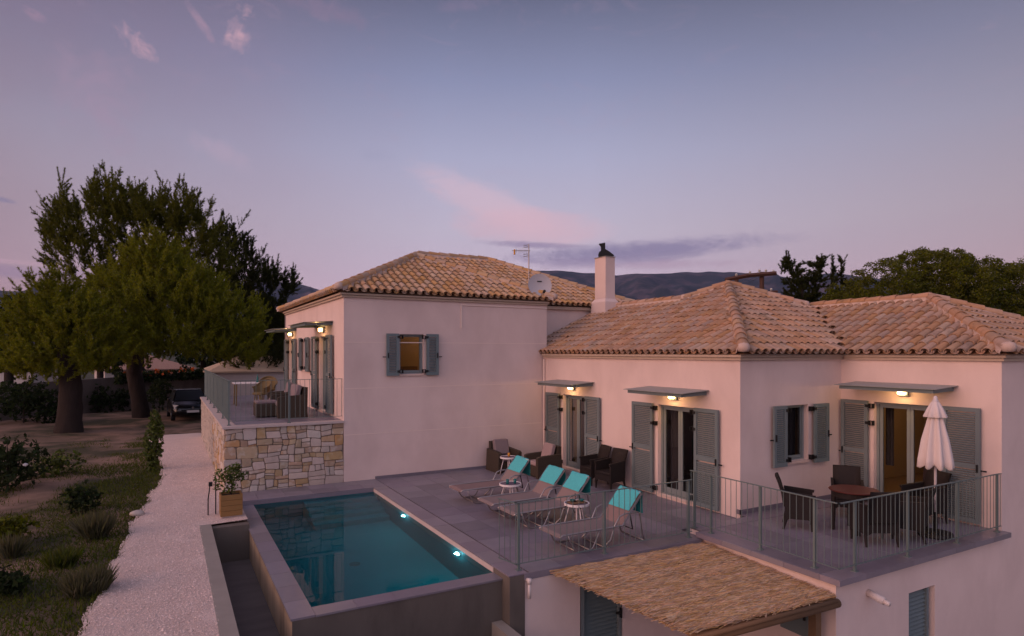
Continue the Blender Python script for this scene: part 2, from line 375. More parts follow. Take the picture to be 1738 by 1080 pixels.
class MB:
    def __init__(s): s.v = []; s.f = []
    def add(s, V, F):
        n = len(s.v); s.v += [tuple(p) for p in V]; s.f += [tuple(i + n for i in q) for q in F]; return s
    def box(s, x0, x1, y0, y1, z0, z1):
        return s.add([(x0, y0, z0), (x1, y0, z0), (x1, y1, z0), (x0, y1, z0), (x0, y0, z1), (x1, y0, z1), (x1, y1, z1), (x0, y1, z1)],
                     [(0, 3, 2, 1), (4, 5, 6, 7), (0, 1, 5, 4), (1, 2, 6, 5), (2, 3, 7, 6), (3, 0, 4, 7)])
    def rbox(s, x0, x1, y0, y1, z0, z1, b=0.02):
        """box with chamfered edges"""
        P = []
        for z, i in ((z0, b), (z0 + b, 0), (z1 - b, 0), (z1, b)):
            P.append([(x0 + b + i, y0 + i, z), (x1 - b - i, y0 + i, z), (x1 - i, y0 + b + i, z), (x1 - i, y1 - b - i, z),
                      (x1 - b - i, y1 - i, z), (x0 + b + i, y1 - i, z), (x0 + i, y1 - b - i, z), (x0 + i, y0 + b + i, z)])
        V = [p for r_ in P for p in r_]; F = [tuple(range(7, -1, -1)), tuple(range(24, 32))]
        for k in range(3):
            for i in range(8):
                j = (i + 1) % 8; F.append((k * 8 + i, k * 8 + j, k * 8 + 8 + j, k * 8 + 8 + i))
        return s.add(V, F)
    def tube(s, path, r, n=8, cap=True):
        path = [Vector(p) for p in path]; rs = r if isinstance(r, (list, tuple)) else [r] * len(path)
        V = []; F = []
        t0 = (path[1] - path[0]).normalized()
        up = Vector((0, 0, 1)) if abs(t0.z) < 0.9 else Vector((1, 0, 0))
        a = t0.cross(up).normalized()
        for i, p in enumerate(path):
            t = (path[min(i + 1, len(path) - 1)] - path[max(i - 1, 0)]).normalized()
            a = (a - t * a.dot(t)).normalized(); b = t.cross(a)
            for k in range(n):
                w = 2 * math.pi * k / n
                V.append(p + (a * math.cos(w) + b * math.sin(w)) * rs[i])
        for i in range(len(path) - 1):
            for k in range(n):
                j = (k + 1) % n; F.append((i * n + k, i * n + j, i * n + n + j, i * n + n + k))
        if cap:
            F.append(tuple(range(n - 1, -1, -1))); F.append(tuple(range((len(path) - 1) * n, len(path) * n)))
        return s.add(V, F)
    def lathe(s, prof, n=20, c=(0, 0)):
        V = []; F = []
        for (r, z) in prof:
            for k in range(n):
                w = 2 * math.pi * k / n; V.append((c[0] + r * math.cos(w), c[1] + r * math.sin(w), z))
        for i in range(len(prof) - 1):
            for k in range(n):
                j = (k + 1) % n; F.append((i * n + k, i * n + j, i * n + n + j, i * n + n + k))
        F.append(tuple(range(n - 1, -1, -1))); F.append(tuple(range((len(prof) - 1) * n, len(prof) * n)))
        return s.add(V, F)
    def quad(s, a, b, c, d): return s.add([a, b, c, d], [(0, 1, 2, 3)])
    def prism(s, poly, axis, t0, t1):
        """poly of 2-D points extruded along an axis ('x','y','z')"""
        def P(p, t): return {'x': (t, p[0], p[1]), 'y': (p[0], t, p[1]), 'z': (p[0], p[1], t)}[axis]
        n = len(poly); V = [P(p, t0) for p in poly] + [P(p, t1) for p in poly]
        F = [tuple(range(n - 1, -1, -1)), tuple(range(n, 2 * n))] + [(i, (i + 1) % n, n + (i + 1) % n, n + i) for i in range(n)]
        return s.add(V, F)
    def mesh(s, name, mat, smooth=False): return mesh_from(name, s.v, s.f, mat, smooth)
    def build(s, name, mat, parent=None, smooth=False, loc=None, rot=None, scale=None):
        return obj_of(name, s.mesh(name, mat, smooth), parent, loc, rot, scale)

def fast_mesh(name, V, tris, mat, smooth=False):
    """numpy triangles -> mesh"""
    V = np.asarray(V, dtype=np.float32); T = np.asarray(tris, dtype=np.int32)
    me = bpy.data.meshes.new(name)
    me.vertices.add(len(V)); me.vertices.foreach_set('co', V.ravel())
    me.loops.add(T.size); me.loops.foreach_set('vertex_index', T.ravel())
    me.polygons.add(len(T)); me.polygons.foreach_set('loop_start', np.arange(0, T.size, 3, dtype=np.int32))
    me.polygons.foreach_set('loop_total', np.full(len(T), 3, dtype=np.int32))
    me.update(calc_edges=True); me.validate()
    if mat: me.materials.append(MATS[mat])
    if smooth: me.polygons.foreach_set('use_smooth', np.ones(len(T), dtype=bool))
    return me
UNIT = {}
def unit_box(mat):
    """shared 1 x 1 x 1 box (origin at the middle of its base)"""
    if mat not in UNIT: UNIT[mat] = MB().box(-.5, .5, -.5, .5, 0, 1).mesh('unit_' + mat, mat)
    return UNIT[mat]
def piece(name, mat, x0, x1, y0, y1, z0, z1, parent):
    return obj_of(name, unit_box(mat), parent, ((x0 + x1) / 2, (y0 + y1) / 2, z0), None, (x1 - x0, y1 - y0, z1 - z0))

# ================================================================== THE SETTING
def build_ground():
    # garden soil with slight relief
    nx, ny = 70, 150
    xs = np.concatenate([np.linspace(-40, -14, 8), np.linspace(-13.4, 0.6, nx)]); ys = np.concatenate([np.linspace(-20, 4, 8), np.linspace(4.3, 46, ny)])
    V = []; F = []
    for y in ys:
        for x in xs:
            z = 0.10 * mnoise.noise(Vector((x * .35, y * .35, 1.3))) + 0.05 * mnoise.noise(Vector((x * 1.3, y * 1.3, 4)))
            k = min(1.0, max(0.0, (-0.9 - x) / 2.0)); V.append((x, y, z * k - 0.03 * (1 - k)))
    W = len(xs)
    for j in range(len(ys) - 1):
        for i in range(W - 1): F.append((j * W + i, j * W + i + 1, j * W + W + i + 1, j * W + W + i))
    tag(obj_of('garden_soil', mesh_from('garden_soil', V, F, 'dirt', True)), kind='structure')
    m = MB(); m.quad((0.6, 13.2, -.03), (1.385, 13.2, -.03), (1.385, 46, -.03), (0.6, 46, -.03)).quad((1.385, 16.2, -.03), (40, 16.2, -.03), (40, 46, -.03), (1.385, 46, -.03))
    m.quad((18.0, -20, -.03), (40, -20, -.03), (40, 16.2, -.03), (18.0, 16.2, -.03))
    tag(m.build('yard_ground', 'dirt'), kind='structure')
    m = MB(); m.quad((0.5, -20, -2.55), (19, -20, -2.55), (19, 9.5, -2.55), (0.5, 9.5, -2.55))
    tag(m.build('lower_yard', 'concrete_pale'), kind='structure')
    m = MB(); B = 9000
    for (x0, x1, y0, y1) in ((-B, -40, -B, B), (40, B, -B, B), (-40, 40, 46, B), (-40, 40, -B, -20)):
        m.quad((x0, y0, -.6), (x1, y0, -.6), (x1, y1, -.6), (x0, y1, -.6))
    tag(m.build('ground', 'far_ground'), kind='structure')
    # gravel path
    lp = [(-1.5, 2), (-1.12, 6), (-.92, 8.84), (-.76, 11), (-.66, 13.4), (-.42, 16), (-.12, 19.0), (-.22, 22), (-.62, 27.6), (-.9, 33), (-1.0, 39)]
    def left(y):
        for (x0, y0), (x1, y1) in zip(lp, lp[1:]):
            if y0 <= y <= y1: return x0 + (x1 - x0) * (y - y0) / (y1 - y0) + 0.10 * mnoise.noise(Vector((3, y * 1.1, 0))) + 0.06 * mnoise.noise(Vector((9, y * 4, 0)))
        return lp[-1][0]
    def right(y): return 0.56 if y < 13.2 else (1.385 if y < 15.95 else 1.2 if y < 27.3 else 1.2)
    V = []; F = []; N = 260; M_ = 12
    for j in range(N):
        y = 2 + 26.5 * j / (N - 1); a, b = left(y), right(y)
        for i in range(M_):
            x = a + (b - a) * i / (M_ - 1); e = 0.0 if i == 0 or j == N - 1 else 0.022
            V.append((x, y, e + 0.010 * mnoise.noise(Vector((x * 2.5, y * 2.5, 7)))))
    for j in range(N - 1):
        for i in range(M_ - 1): F.append((j * M_ + i, j * M_ + i + 1, (j + 1) * M_ + i + 1, (j + 1) * M_ + i))
    tag(obj_of('gravel_path', mesh_from('gravel_path', V, F, 'gravel', True)), kind='structure')
    # loose stones of the path, too many to count
    n = 48000
    y = 5.5 + 19 * rng.random(n) ** 1.5
    xs_l = np.array([left(t) for t in y]); xs_r = np.array([right(t) for t in y])
    u = rng.random(n); x = xs_l + 0.01 + (xs_r - xs_l - 0.02) * u
    s = rng.uniform(0.005, 0.0115, n) * (1 + (rng.random(n) < .03) * .8)
    oct_v = np.array([(1, 0, 0), (0, 1, 0), (-1, 0, 0), (0, -1, 0), (0, 0, .7), (0, 0, -.7)]); oct_t = np.array([(0, 1, 4), (1, 2, 4), (2, 3, 4), (3, 0, 4)])
    an = rng.random(n) * 6.28; ca, sa = np.cos(an), np.sin(an)
    P = np.repeat(oct_v[None], n, 0) * rng.uniform(.6, 1.3, (n, 1, 3)) * s[:, None, None]
    Q = np.empty_like(P); Q[..., 0] = P[..., 0] * ca[:, None] - P[..., 1] * sa[:, None] + x[:, None]
    Q[..., 1] = P[..., 0] * sa[:, None] + P[..., 1] * ca[:, None] + y[:, None]; Q[..., 2] = P[..., 2] + 0.026
    T = (oct_t[None] + 6 * np.arange(n)[:, None, None]).reshape(-1, 3)
    tag(obj_of('path_pebbles', fast_mesh('path_pebbles', Q.reshape(-1, 3), T, 'pebble')), 'pale pink loose gravel covering the garden path', 'gravel', kind='stuff')
    return left
path_left = build_ground()

def build_hills():
    prof = [(-900, 470), (-400, 455), (-200, 480), (0, 491), (60, 489), (150, 496), (300, 492), (430, 474), (500, 477), (560, 494), (640, 506), (760, 486), (860, 462), (905, 457), (935, 458), (975, 460), (1015, 463), (1060, 464), (1110, 462), (1160, 460), (1200, 458), (1250, 460), (1300, 463), (1340, 468), (1400, 463), (1470, 466), (1560, 480), (1700, 492), (1900, 470), (2400, 480)]
    def top(px):
        for (a, b), (c, d) in zip(prof, prof[1:]):
            if a <= px <= c: return b + (d - b) * (px - a) / (c - a)
        return 480
    V = []; F = []; NA = 300; NR = 22
    for i in range(NA):
        az = -1.15 + 2.3 * i / (NA - 1); px = 869 + FOC * math.tan(az) if abs(az) < 1.3 else 9999
        px = max(-880, min(2390, px)); cz = math.cos(az)
        for j in range(NR):
            t = j / (NR - 1); r = 1500 + 3300 * t
            el = (YH - top(px)) / FOC * cz
            peak = 4300 * el
            h = peak * (0.10 + 0.90 * min(1, t / .85) ** 1.5) * (1 if t < .86 else 1 - (t - .86) * 2.0)
            h += (75 * mnoise.fractal(Vector((az * 22, t * 6, 2)), 1.0, 2.0, 4) * (1 - abs(t - .45)) + 7 * mnoise.noise(Vector((az * 60, t * 5, 8)))) * (0.3 if t > .8 else 1)
            h *= min(1, t * 6 + .02)
            d = Vector((FX, FY)) * math.cos(az) + Vector((RX, RY)) * math.sin(az)
            V.append((d.x * r, d.y * r, h - 6 + CAMZ * t))
    for i in range(NA - 1):
        for j in range(NR - 1): F.append((i * NR + j, (i + 1) * NR + j, (i + 1) * NR + j + 1, i * NR + j + 1))
    tag(obj_of('hills', mesh_from('hills', V, F, 'hill', True)), kind='structure')
build_hills()

# ------------------------------------------------------------------ walls with openings
def wall(parent, axis, plane, a0, a1, z0, z1, openings=(), t=0.25, mat='plaster', name='wall'):
    """plane wall whose outer face lies on axis=plane; openings (b0,b1,c0,c1); thickness t along +axis"""
    A = sorted({a0, a1, *[o[0] for o in openings], *[o[1] for o in openings]}); Z = sorted({z0, z1, *[o[2] for o in openings], *[o[3] for o in openings]})
    P = (lambda a, d, z: (plane + d, a, z)) if axis == 'x' else (lambda a, d, z: (a, plane + d, z))
    m = MB()
    for i in range(len(A) - 1):
        for j in range(len(Z) - 1):
            ca, cz = (A[i] + A[i + 1]) / 2, (Z[j] + Z[j + 1]) / 2
            if any(o[0] < ca < o[1] and o[2] < cz < o[3] for o in openings): continue
            for d in (0, t): m.quad(P(A[i], d, Z[j]), P(A[i + 1], d, Z[j]), P(A[i + 1], d, Z[j + 1]), P(A[i], d, Z[j + 1]))
    for (b0, b1, c0, c1) in openings:
        for (p, q) in (((b0, c0), (b1, c0)), ((b1, c0), (b1, c1)), ((b1, c1), (b0, c1)), ((b0, c1), (b0, c0))):
            m.quad(P(p[0], 0, p[1]), P(q[0], 0, q[1]), P(q[0], t, q[1]), P(p[0], t, p[1]))
    return m.build(name, mat, parent)
def room(parent, x0, x1, y0, y1, z0, z1, skip=''):
    m = MB(); fl = MB()
    if 'x' not in skip: m.quad((x0, y0, z0), (x0, y1, z0), (x0, y1, z1), (x0, y0, z1))
    if 'X' not in skip: m.quad((x1, y0, z0), (x1, y1, z0), (x1, y1, z1), (x1, y0, z1))
    if 'y' not in skip: m.quad((x0, y0, z0), (x1, y0, z0), (x1, y0, z1), (x0, y0, z1))
    if 'Y' not in skip: m.quad((x0, y1, z0), (x1, y1, z0), (x1, y1, z1), (x0, y1, z1))
    m.quad((x0, y0, z1), (x1, y0, z1), (x1, y1, z1), (x0, y1, z1))
    fl.quad((x0, y0, z0), (x1, y0, z0), (x1, y1, z0), (x0, y1, z0))
    m.build('interior_wall', 'room', parent); fl.build('interior_floor', 'room_floor', parent)

def to_plane(axis, plane, out):
    """matrix placing a local panel (x along wall, y out of the wall (towards -y = outside), z up) on a wall"""
    if axis == 'y': return Matrix.Translation((0, plane, 0))
    return Matrix.Translation((plane, 0, 0)) @ Matrix.Rotation(R(-90), 4, 'Z')   # local +x -> world -y
def xf(mb, M):
    mb.v = [tuple(M @ Vector(p)) for p in mb.v]; return mb
def shutter(parent, axis, plane, b0, b1, z0, z1, hinge, ang=0.0, mid=True, handle=True):
    """louvred shutter folded back on the wall, standing 6 cm off it; hinge 'lo' or 'hi' end of b0..b1"""
    w = b1 - b0; h = z1 - z0; t = 0.045
    # local frame: x 0..w from the hinge outward, -y outside
    if axis == 'y': hx, sg = (b0, 1) if hinge == 'lo' else (b1, -1); M = Matrix.Translation((hx, plane - 0.055, 0))
    else:
        hx, sg = (b1, 1) if hinge == 'hi' else (b0, -1); M = Matrix.Translation((plane - 0.055, hx, 0)) @ Matrix.Rotation(R(-90), 4, 'Z')
    M = M @ Matrix.Rotation(-ang * sg, 4, 'Z')
    def B(m, x0, x1, y0, y1, c0, c1):
        m.box(*((x0, x1) if sg > 0 else (-x1, -x0)), y0, y1, c0, c1)
    s = 0.075
    fr = MB(); B(fr, 0, s, -t, 0, z0, z1); B(fr, w - s, w, -t, 0, z0, z1)
    B(fr, s, w - s, -t, 0, z1 - s, z1); B(fr, s, w - s, -t, 0, z0, z0 + s * 1.2)
    zm = z0 + h * 0.47
    if mid: B(fr, s, w - s, -t, 0, zm, zm + s * 1.3)
    f = xf(fr, M).build('shutter', 'shutter', parent)
    lv = MB(); z = z0 + s * 1.2 + .012
    while z < z1 - s - .02:
        if not (mid and zm - .03 < z < zm + s * 1.3):
            xs = (s, w - s) if sg > 0 else (-(w - s), -s)
            lv.add([(xs[0], -t * .85, z), (xs[1], -t * .85, z), (xs[1], -t * .15, z + .022), (xs[0], -t * .15, z + .022),
                    (xs[0], -t * .85, z + .008), (xs[1], -t * .85, z + .008), (xs[1], -t * .15, z + .029), (xs[0], -t * .15, z + .029)],
                   [(0, 3, 2, 1), (4, 5, 6, 7), (0, 1, 5, 4), (2, 3, 7, 6)])
        z += 0.042
    tag(xf(lv, M).build('louvre', 'shutter', f), kind='stuff')
    if handle:
        hd = MB(); hz = zm + .02 if mid else z0 + h * .48
        B(hd, w - .055, w - .03, -t - .025, -t, hz - .07, hz + .07); B(hd, w + .01, w + .10, -t * .8, -t * .4, hz - .05, hz - .025)
        xf(hd, M).build('handle', 'black_iron', f)
    for zz in ((z0 + h * .06, z0 + h * .78, z0 + h * .95) if h > 1.5 else (z0 + h * .1, z0 + h * .92)):
        hg = MB(); B(hg, -.11, -.02, -.03, -.012, zz - .05, zz - .035); B(hg, -.11, -.02, -.03, -.012, zz + .035, zz + .05)
        B(hg, -.115, -.095, -.05, 0.03, zz - .05, zz + .05); B(hg, -.03, .05, -t - .008, -t, zz - .03, zz + .03); B(hg, -.03, -.015, -t, .02, zz - .04, zz + .04)
        xf(hg, M).build('hinge', 'black_iron', f)
    return f
def glazing(parent, axis, plane, b0, b1, z0, z1, door=True, single=False):
    """two glazed leaves in a frame, 14 cm inside the reveal"""
    d0 = 0.13; M = Matrix.Identity(4) if axis == 'y' else Matrix.Rotation(R(-90), 4, 'Z')
    def W(x0, x1, y0, y1, c0, c1, m):
        if axis == 'y': m.box(x0, x1, plane + y0, plane + y1, c0, c1)
        else: m.box(plane + y0, plane + y1, x0, x1, c0, c1)
    fr = MB(); f = .05
    W(b0, b0 + f, d0 - .03, d0 + .05, z0, z1, fr); W(b1 - f, b1, d0 - .03, d0 + .05, z0, z1, fr)
    W(b0 + f, b1 - f, d0 - .03, d0 + .05, z1 - f, z1, fr); W(b0 + f, b1 - f, d0 - .03, d0 + .05, z0, z0 + .03, fr)
    root = fr.build('door' if door else 'window', 'frame', parent)
    mid = (b0 + b1) / 2
    for (p, q) in (((b0 + f, b1 - f),) if single else ((b0 + f, mid), (mid, b1 - f))):
        lf = MB(); s = .02 if single else .065
        W(p + .003, p + s, d0, d0 + .045, z0 + .035, z1 - f - .003, lf); W(q - s, q - .003, d0, d0 + .045, z0 + .035, z1 - f - .003, lf)
        W(p + s, q - s, d0, d0 + .045, z1 - f - s, z1 - f - .003, lf); W(p + s, q - s, d0, d0 + .045, z0 + .035, z0 + (.16 if door else .09), lf)
        lf.build('leaf_frame', 'frame', root)
        gm = MB()
        if axis == 'y': gm.quad((p + s, plane + d0 + .02, z0 + .05), (q - s, plane + d0 + .02, z0 + .05), (q - s, plane + d0 + .02, z1 - f - s), (p + s, plane + d0 + .02, z1 - f - s))
        else: gm.quad((plane + d0 + .02, p + s, z0 + .05), (plane + d0 + .02, q - s, z0 + .05), (plane + d0 + .02, q - s, z1 - f - s), (plane + d0 + .02, p + s, z1 - f - s))
        gm.build('pane', 'window_glass', root)
    sl = MB(); W(b0 - .0, b1 + .0, -.05, d0 - .03, z0 - .05, z0 - .002, sl); sl.build('sill', 'sill', root)
    return root
def curtain(parent, axis, plane, b0, b1, z0, z1, mat='curtain', depth=0.32):
    m = MB(); n = max(8, int((b1 - b0) / .035)); P = []
    for i in range(n + 1):
        a = b0 + (b1 - b0) * i / n; P.append((a, depth + .03 * math.sin(i * 1.9) + .012 * math.sin(i * .7)))
    for (a, d), (b, e) in zip(P, P[1:]):
        if axis == 'y': m.quad((a, plane + d, z0), (b, plane + e, z0), (b, plane + e, z1), (a, plane + d, z1))
        else: m.quad((plane + d, a, z0), (plane + e, b, z0), (plane + e, b, z1), (plane + d, a, z1))
    m.build('curtain', mat, parent)
def awning(parent, plane, y0, y1, z, out=0.78):
    """flat canopy of sheet on brackets over a door of a wall facing -X"""
    p = plane; m = MB()
    m.prism([(p - .003, z + .05), (p - out, z), (p - out, z - .012), (p - .003, z + .036)], 'y', y0, y1)
    a = m.build('canopy', 'awning', parent)
    f = MB(); f.box(p - out + .06, p - out + .10, y0 + .08, y1 - .08, z - .085, z - .019); f.box(p - .05, p - .004, y0 + .08, y1 - .08, z - .06, z + .025)
    f.build('fascia', 'shutter', a)
    for yy in (y0 + .08, y1 - .14):
        b = MB(); b.prism([(p - .05, z + .022), (p - .05, z - .06), (p - out + .10, z - .085), (p - out + .10, z - .03)], 'y', yy, yy + .05); b.build('bracket', 'shutter', a)
    return a
def wall_lamp(parent, plane, y, z, power=9.0):
    m = MB(); m.box(plane - .05, plane - .003, y - .09, y + .09, z - .09, z + .06)
    a = m.build('wall_lamp', 'frame', parent)
    m = MB(); m.rbox(plane - .15, plane - .052, y - .075, y + .075, z - .065, z + .04, .02); m.build('lamp_shade', 'lamp_glow', a)
    L = bpy.data.lights.new('wall_lamp_light', 'POINT'); L.energy = power; L.color = (1.0, 0.55, 0.22); L.shadow_soft_size = 0.04
    o = bpy.data.objects.new('wall_lamp_light', L); o.location = (plane - .19, y, z - .02); link(o, a)
    return a

# ------------------------------------------------------------------ roofs
SL = 0.457; COS = 1 / math.sqrt(1 + SL * SL)
def tile_mesh(name, mat, r0, r1, length, seg=6, concave=False, th=0.014):
    """half-barrel tile along +y (uphill); origin at its lower end"""
    V = []; F = []; n = seg + 1
    for (y, r) in ((0, r0), (length, r1)):
        for rr in (r, r - th):
            for k in range(n):
                w = math.pi * k / seg; z = rr * math.sin(w) * .92; V.append((-rr * math.cos(w), y, -z if concave else z))
    for k in range(seg):
        F += [(k, k + 1, 2 * n + k + 1, 2 * n + k), (n + k, 3 * n + k, 3 * n + k + 1, n + k + 1), (k, n + k, n + k + 1, k + 1)]
    return V, F
def roof(parent, rects, z0, cover_mat, stuff_mat, keep, ridge_lines, cut=None, nfront=295):
    def hgt(x, y):
        best = None
        if cut and cut(x, y): return None
        for i, (x0, x1, y0, y1) in enumerate(rects):
            if x0 - 1e-6 <= x <= x1 + 1e-6 and y0 - 1e-6 <= y <= y1 + 1e-6:
                ds = (x - x0, x1 - x, y - y0, y1 - y); k = min(range(4), key=lambda q: ds[q])
                if best is None or ds[k] > best[0] + 1e-9: best = (ds[k], i, k)
        return best
    # under-sheet
    X0, X1 = min(r_[0] for r_ in rects), max(r_[1] for r_ in rects); Y0, Y1 = min(r_[2] for r_ in rects), max(r_[3] for r_ in rects)
    xs = sorted({*np.round(np.arange(X0, X1, .15), 4).tolist(), *[r_[0] for r_ in rects], *[r_[1] for r_ in rects]}); ys = sorted({*np.round(np.arange(Y0, Y1, .15), 4).tolist(), *[r_[2] for r_ in rects], *[r_[3] for r_ in rects]})
    m = MB(); idx = {}
    def vid(x, y):
        if (x, y) not in idx:
            b = hgt(x, y); idx[(x, y)] = len(m.v); m.v.append((x, y, z0 - .045 + SL * (b[0] if b else 0)))
        return idx[(x, y)]
    for a, b in zip(xs, xs[1:]):
        for c, d in zip(ys, ys[1:]):
            if hgt((a + b) / 2, (c + d) / 2): m.f.append((vid(a, c), vid(b, c), vid(b, d), vid(a, d)))
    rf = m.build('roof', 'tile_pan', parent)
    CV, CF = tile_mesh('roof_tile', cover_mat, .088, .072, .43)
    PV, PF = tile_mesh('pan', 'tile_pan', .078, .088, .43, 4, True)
    me = mesh_from('roof_tile', CV, CF, cover_mat, False)
    covers = []; pans = MB()
    pitch = math.atan(SL); EXP = .345
    for i, (x0, x1, y0, y1) in enumerate(rects):
        for k, (ox, oy, ex, ey, nx, ny, ln) in enumerate(((x0, y1, 0, -1, 1, 0, y1 - y0), (x1, y0, 0, 1, -1, 0, y1 - y0), (x0, y0, 1, 0, 0, 1, x1 - x0), (x1, y1, -1, 0, 0, -1, x1 - x0))):
            nc = int(round(ln / .212)); sp = ln / nc
            for c in range(nc):
                for half in (0, 1):
                    a = (c + .5 + (.5 if half else 0)) * sp
                    if a > ln - .02: continue
                    j = 0
                    while True:
                        s = j * EXP * COS - .05; mid = s + .19
                        if mid > max(x1 - x0, y1 - y0) / 2 + .3: break
                        x, y = ox + ex * a + nx * mid, oy + ey * a + ny * mid; h = hgt(x, y); j += 1
                        if not h or h[2] != k: continue
                        R_ = rects[h[1]]
                        if abs(R_[k] - (x0, x1, y0, y1)[k]) > 1e-6 or h[1] != i: continue
                        px, py, pz = ox + ex * a + nx * s, oy + ey * a + ny * s, z0 + SL * s
                        rz = math.atan2(-nx, ny)
                        room_ = ((x1 - x0) if k < 2 else (y1 - y0)) / 2 - .03 - s; sy = min(1.0, room_ / (.43 * COS))
                        if sy < .2: continue
                        SY = Matrix.Diagonal((1, sy, 1, 1))
                        jit = random.uniform(-.012, .012)
                        if half: Mx = Matrix.Translation((px, py, pz + .05)) @ Matrix.Rotation(rz, 4, 'Z') @ Matrix.Rotation(pitch - .02, 4, 'X') @ SY
                        else: Mx = Matrix.Translation((px, py, pz + .028 + jit * .4)) @ Matrix.Rotation(rz + jit * 1.5, 4, 'Z') @ Matrix.Rotation(pitch - .045, 4, 'X') @ SY
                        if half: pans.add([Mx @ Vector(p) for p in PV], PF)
                        else: covers.append((Mx, k, Vector((px, py, pz))))
    cam_p = Vector((0, 0, CAMZ))
    def rank(e):
        d = e[2] - cam_p; dep = d.x * FX + d.y * FY; px = 869 + FOC * (d.x * RX + d.y * RY) / dep
        return (0 if (e[1] in (0, 2) and px < 1750 and keep(e[2], e[1])) else 1, d.length)
    covers.sort(key=rank)
    for e in covers[:nfront]:
        o = bpy.data.objects.new('roof_tile', me); o.matrix_world = e[0]; link(o, rf)
    V, F = [], []
    rest = MB()
    for e in covers[nfront:]: rest.add([e[0] @ Vector(p) for p in CV], CF)
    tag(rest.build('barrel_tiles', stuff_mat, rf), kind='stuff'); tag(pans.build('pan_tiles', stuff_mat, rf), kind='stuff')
    # ridge and hip tiles bedded in mortar
    RV, RF = tile_mesh('ridge_tile', stuff_mat, .125, .105, .44, 7); rme = mesh_from('ridge_tile', RV, RF, cover_mat)
    for (p, q) in ridge_lines:
        p, q = Vector(p), Vector(q)
        if p.z > q.z: p, q = q, p
        d = q - p; L = d.length; n = max(1, int(round(L / .37))); d.normalize()
        yaw = math.atan2(-d.x, d.y); pt = math.asin(d.z)
        for k in range(n):
            o = bpy.data.objects.new('ridge_tile', rme)
            o.matrix_world = Matrix.Translation(p + d * (k * L / n) + Vector((0, 0, .075))) @ Matrix.Rotation(yaw, 4, 'Z') @ Matrix.Rotation(pt - .03, 4, 'X'); link(o, rf)
        mo = MB(); sd = Vector((-d.y, d.x, 0)).normalized(); S = max(3, int(L / .12)); 
        for k in range(S):
            a, b = p + d * (L * k / S), p + d * (L * (k + 1) / S)
            wa = .135 + .02 * mnoise.noise(a * 5); wb = .135 + .02 * mnoise.noise(b * 5)
            z1_ = Vector((0, 0, .115)); zl = Vector((0, 0, -.03))
            mo.add([a - sd * wa + zl, a - sd * .09 + z1_, a + sd * .09 + z1_, a + sd * wa + zl, b - sd * wb + zl, b - sd * .09 + z1_, b + sd * .09 + z1_, b + sd * wb + zl], [(0, 1, 5, 4), (1, 2, 6, 5), (2, 3, 7, 6)])
        mo.build('ridge_mortar', 'mortar', rf)
        e = MB(); e.lathe([(.02, -.09), (.10, -.075), (.125, 0), (.10, .07), (.03, .10)], 10)
        if abs(d.z) > .1: xf(e, Matrix.Translation(p + d * .02 + Vector((0, 0, .085)))).build('mortar_cap', 'mortar', rf, True)
    return rf
def cornice(parent, x0, x1, y0, y1, z, sides, ov=.15):
    """two-step moulding under the eaves; rectangle is the wall line"""
    for (o, a, b) in ((.06, z - .13, z - .075), (.11, z - .07, z - .02)):
        m = MB()
        if 'x' in sides: m.box(x0 - o, x0 + .02, y0 - (o if 'y' in sides else 0), y1, a, b)
        if 'y' in sides: m.box(x0 + .021, x1, y0 - o, y0 + .02, a, b)
        m.build('cornice', 'cornice', parent)

# ================================================================== UPPER HOUSE
UH = thing('upper_house', (3.93, 16.0, 0), 'pink rendered two-storey house with hipped tile roof rising behind the pool', 'house', world_coords=True)
wall(UH, 'y', 16.0, 3.93, 10.0, -.1, 4.72, [(5.40, 6.08, 2.72, 3.78)])
wall(UH, 'x', 3.93, 16.0, 24.85, -.1, 4.72, [(17.72, 18.9, 1.62, 3.76), (20.66, 21.3, 2.72, 3.76), (23.08, 24.05, 1.62, 3.76)])
wall(UH, 'y', 17.3, 10.0, 14.5, -.1, 4.72)
wall(UH, 'x', 10.0, 16.02, 17.29, -.1, 4.72, t=-.25)
wall(UH, 'y', 25.1, 3.93, 14.5, -.1, 4.72, t=-.25); wall(UH, 'x', 14.5, 17.3, 25.1, -.1, 4.72, t=-.25)
room(UH, 4.18, 9.74, 16.25, 19.1, 1.58, 4.6, 'xy'); room(UH, 4.18, 9.74, 19.2, 24.8, 1.58, 4.6, 'x')
for z, sc_ in ((3.555, 1), (2.37, 1), (1.19, 1)):
    m = MB(); m.box(3.95, 9.85 if z < 3.3 else 9.98, 15.9955, 15.9999, z - .011, z + .011); m.build('render_joint', 'plaster_pale', UH)
cornice(UH, 3.93, 10.0, 16.0, 24.85, 4.83, 'xy'); 
m = MB(); m.box(10.02, 14.5, 17.2, 17.32, 4.70, 4.80); m.build('cornice', 'cornice', UH)
m = MB(); m.box(7.21, 10.0, 15.975, 15.998, 4.60, 4.635); m.box(7.175, 7.21, 15.975, 15.998, 3.97, 4.635); m.build('cable_duct', 'plaster_pale', UH)
zU = 4.87
r_up = [(3.76, 14.75, 17.13, 25.35), (3.76, 10.16, 15.83, 21.5)]
w1 = (10.16 - 3.76) / 2; zA = zU + SL * w1
w2 = (25.35 - 17.13) / 2; zB = zU + SL * w2; yB = 17.13 + w2
apA = (3.76 + w1, 15.83 + w1, zA)
jA = 17.13 + w1
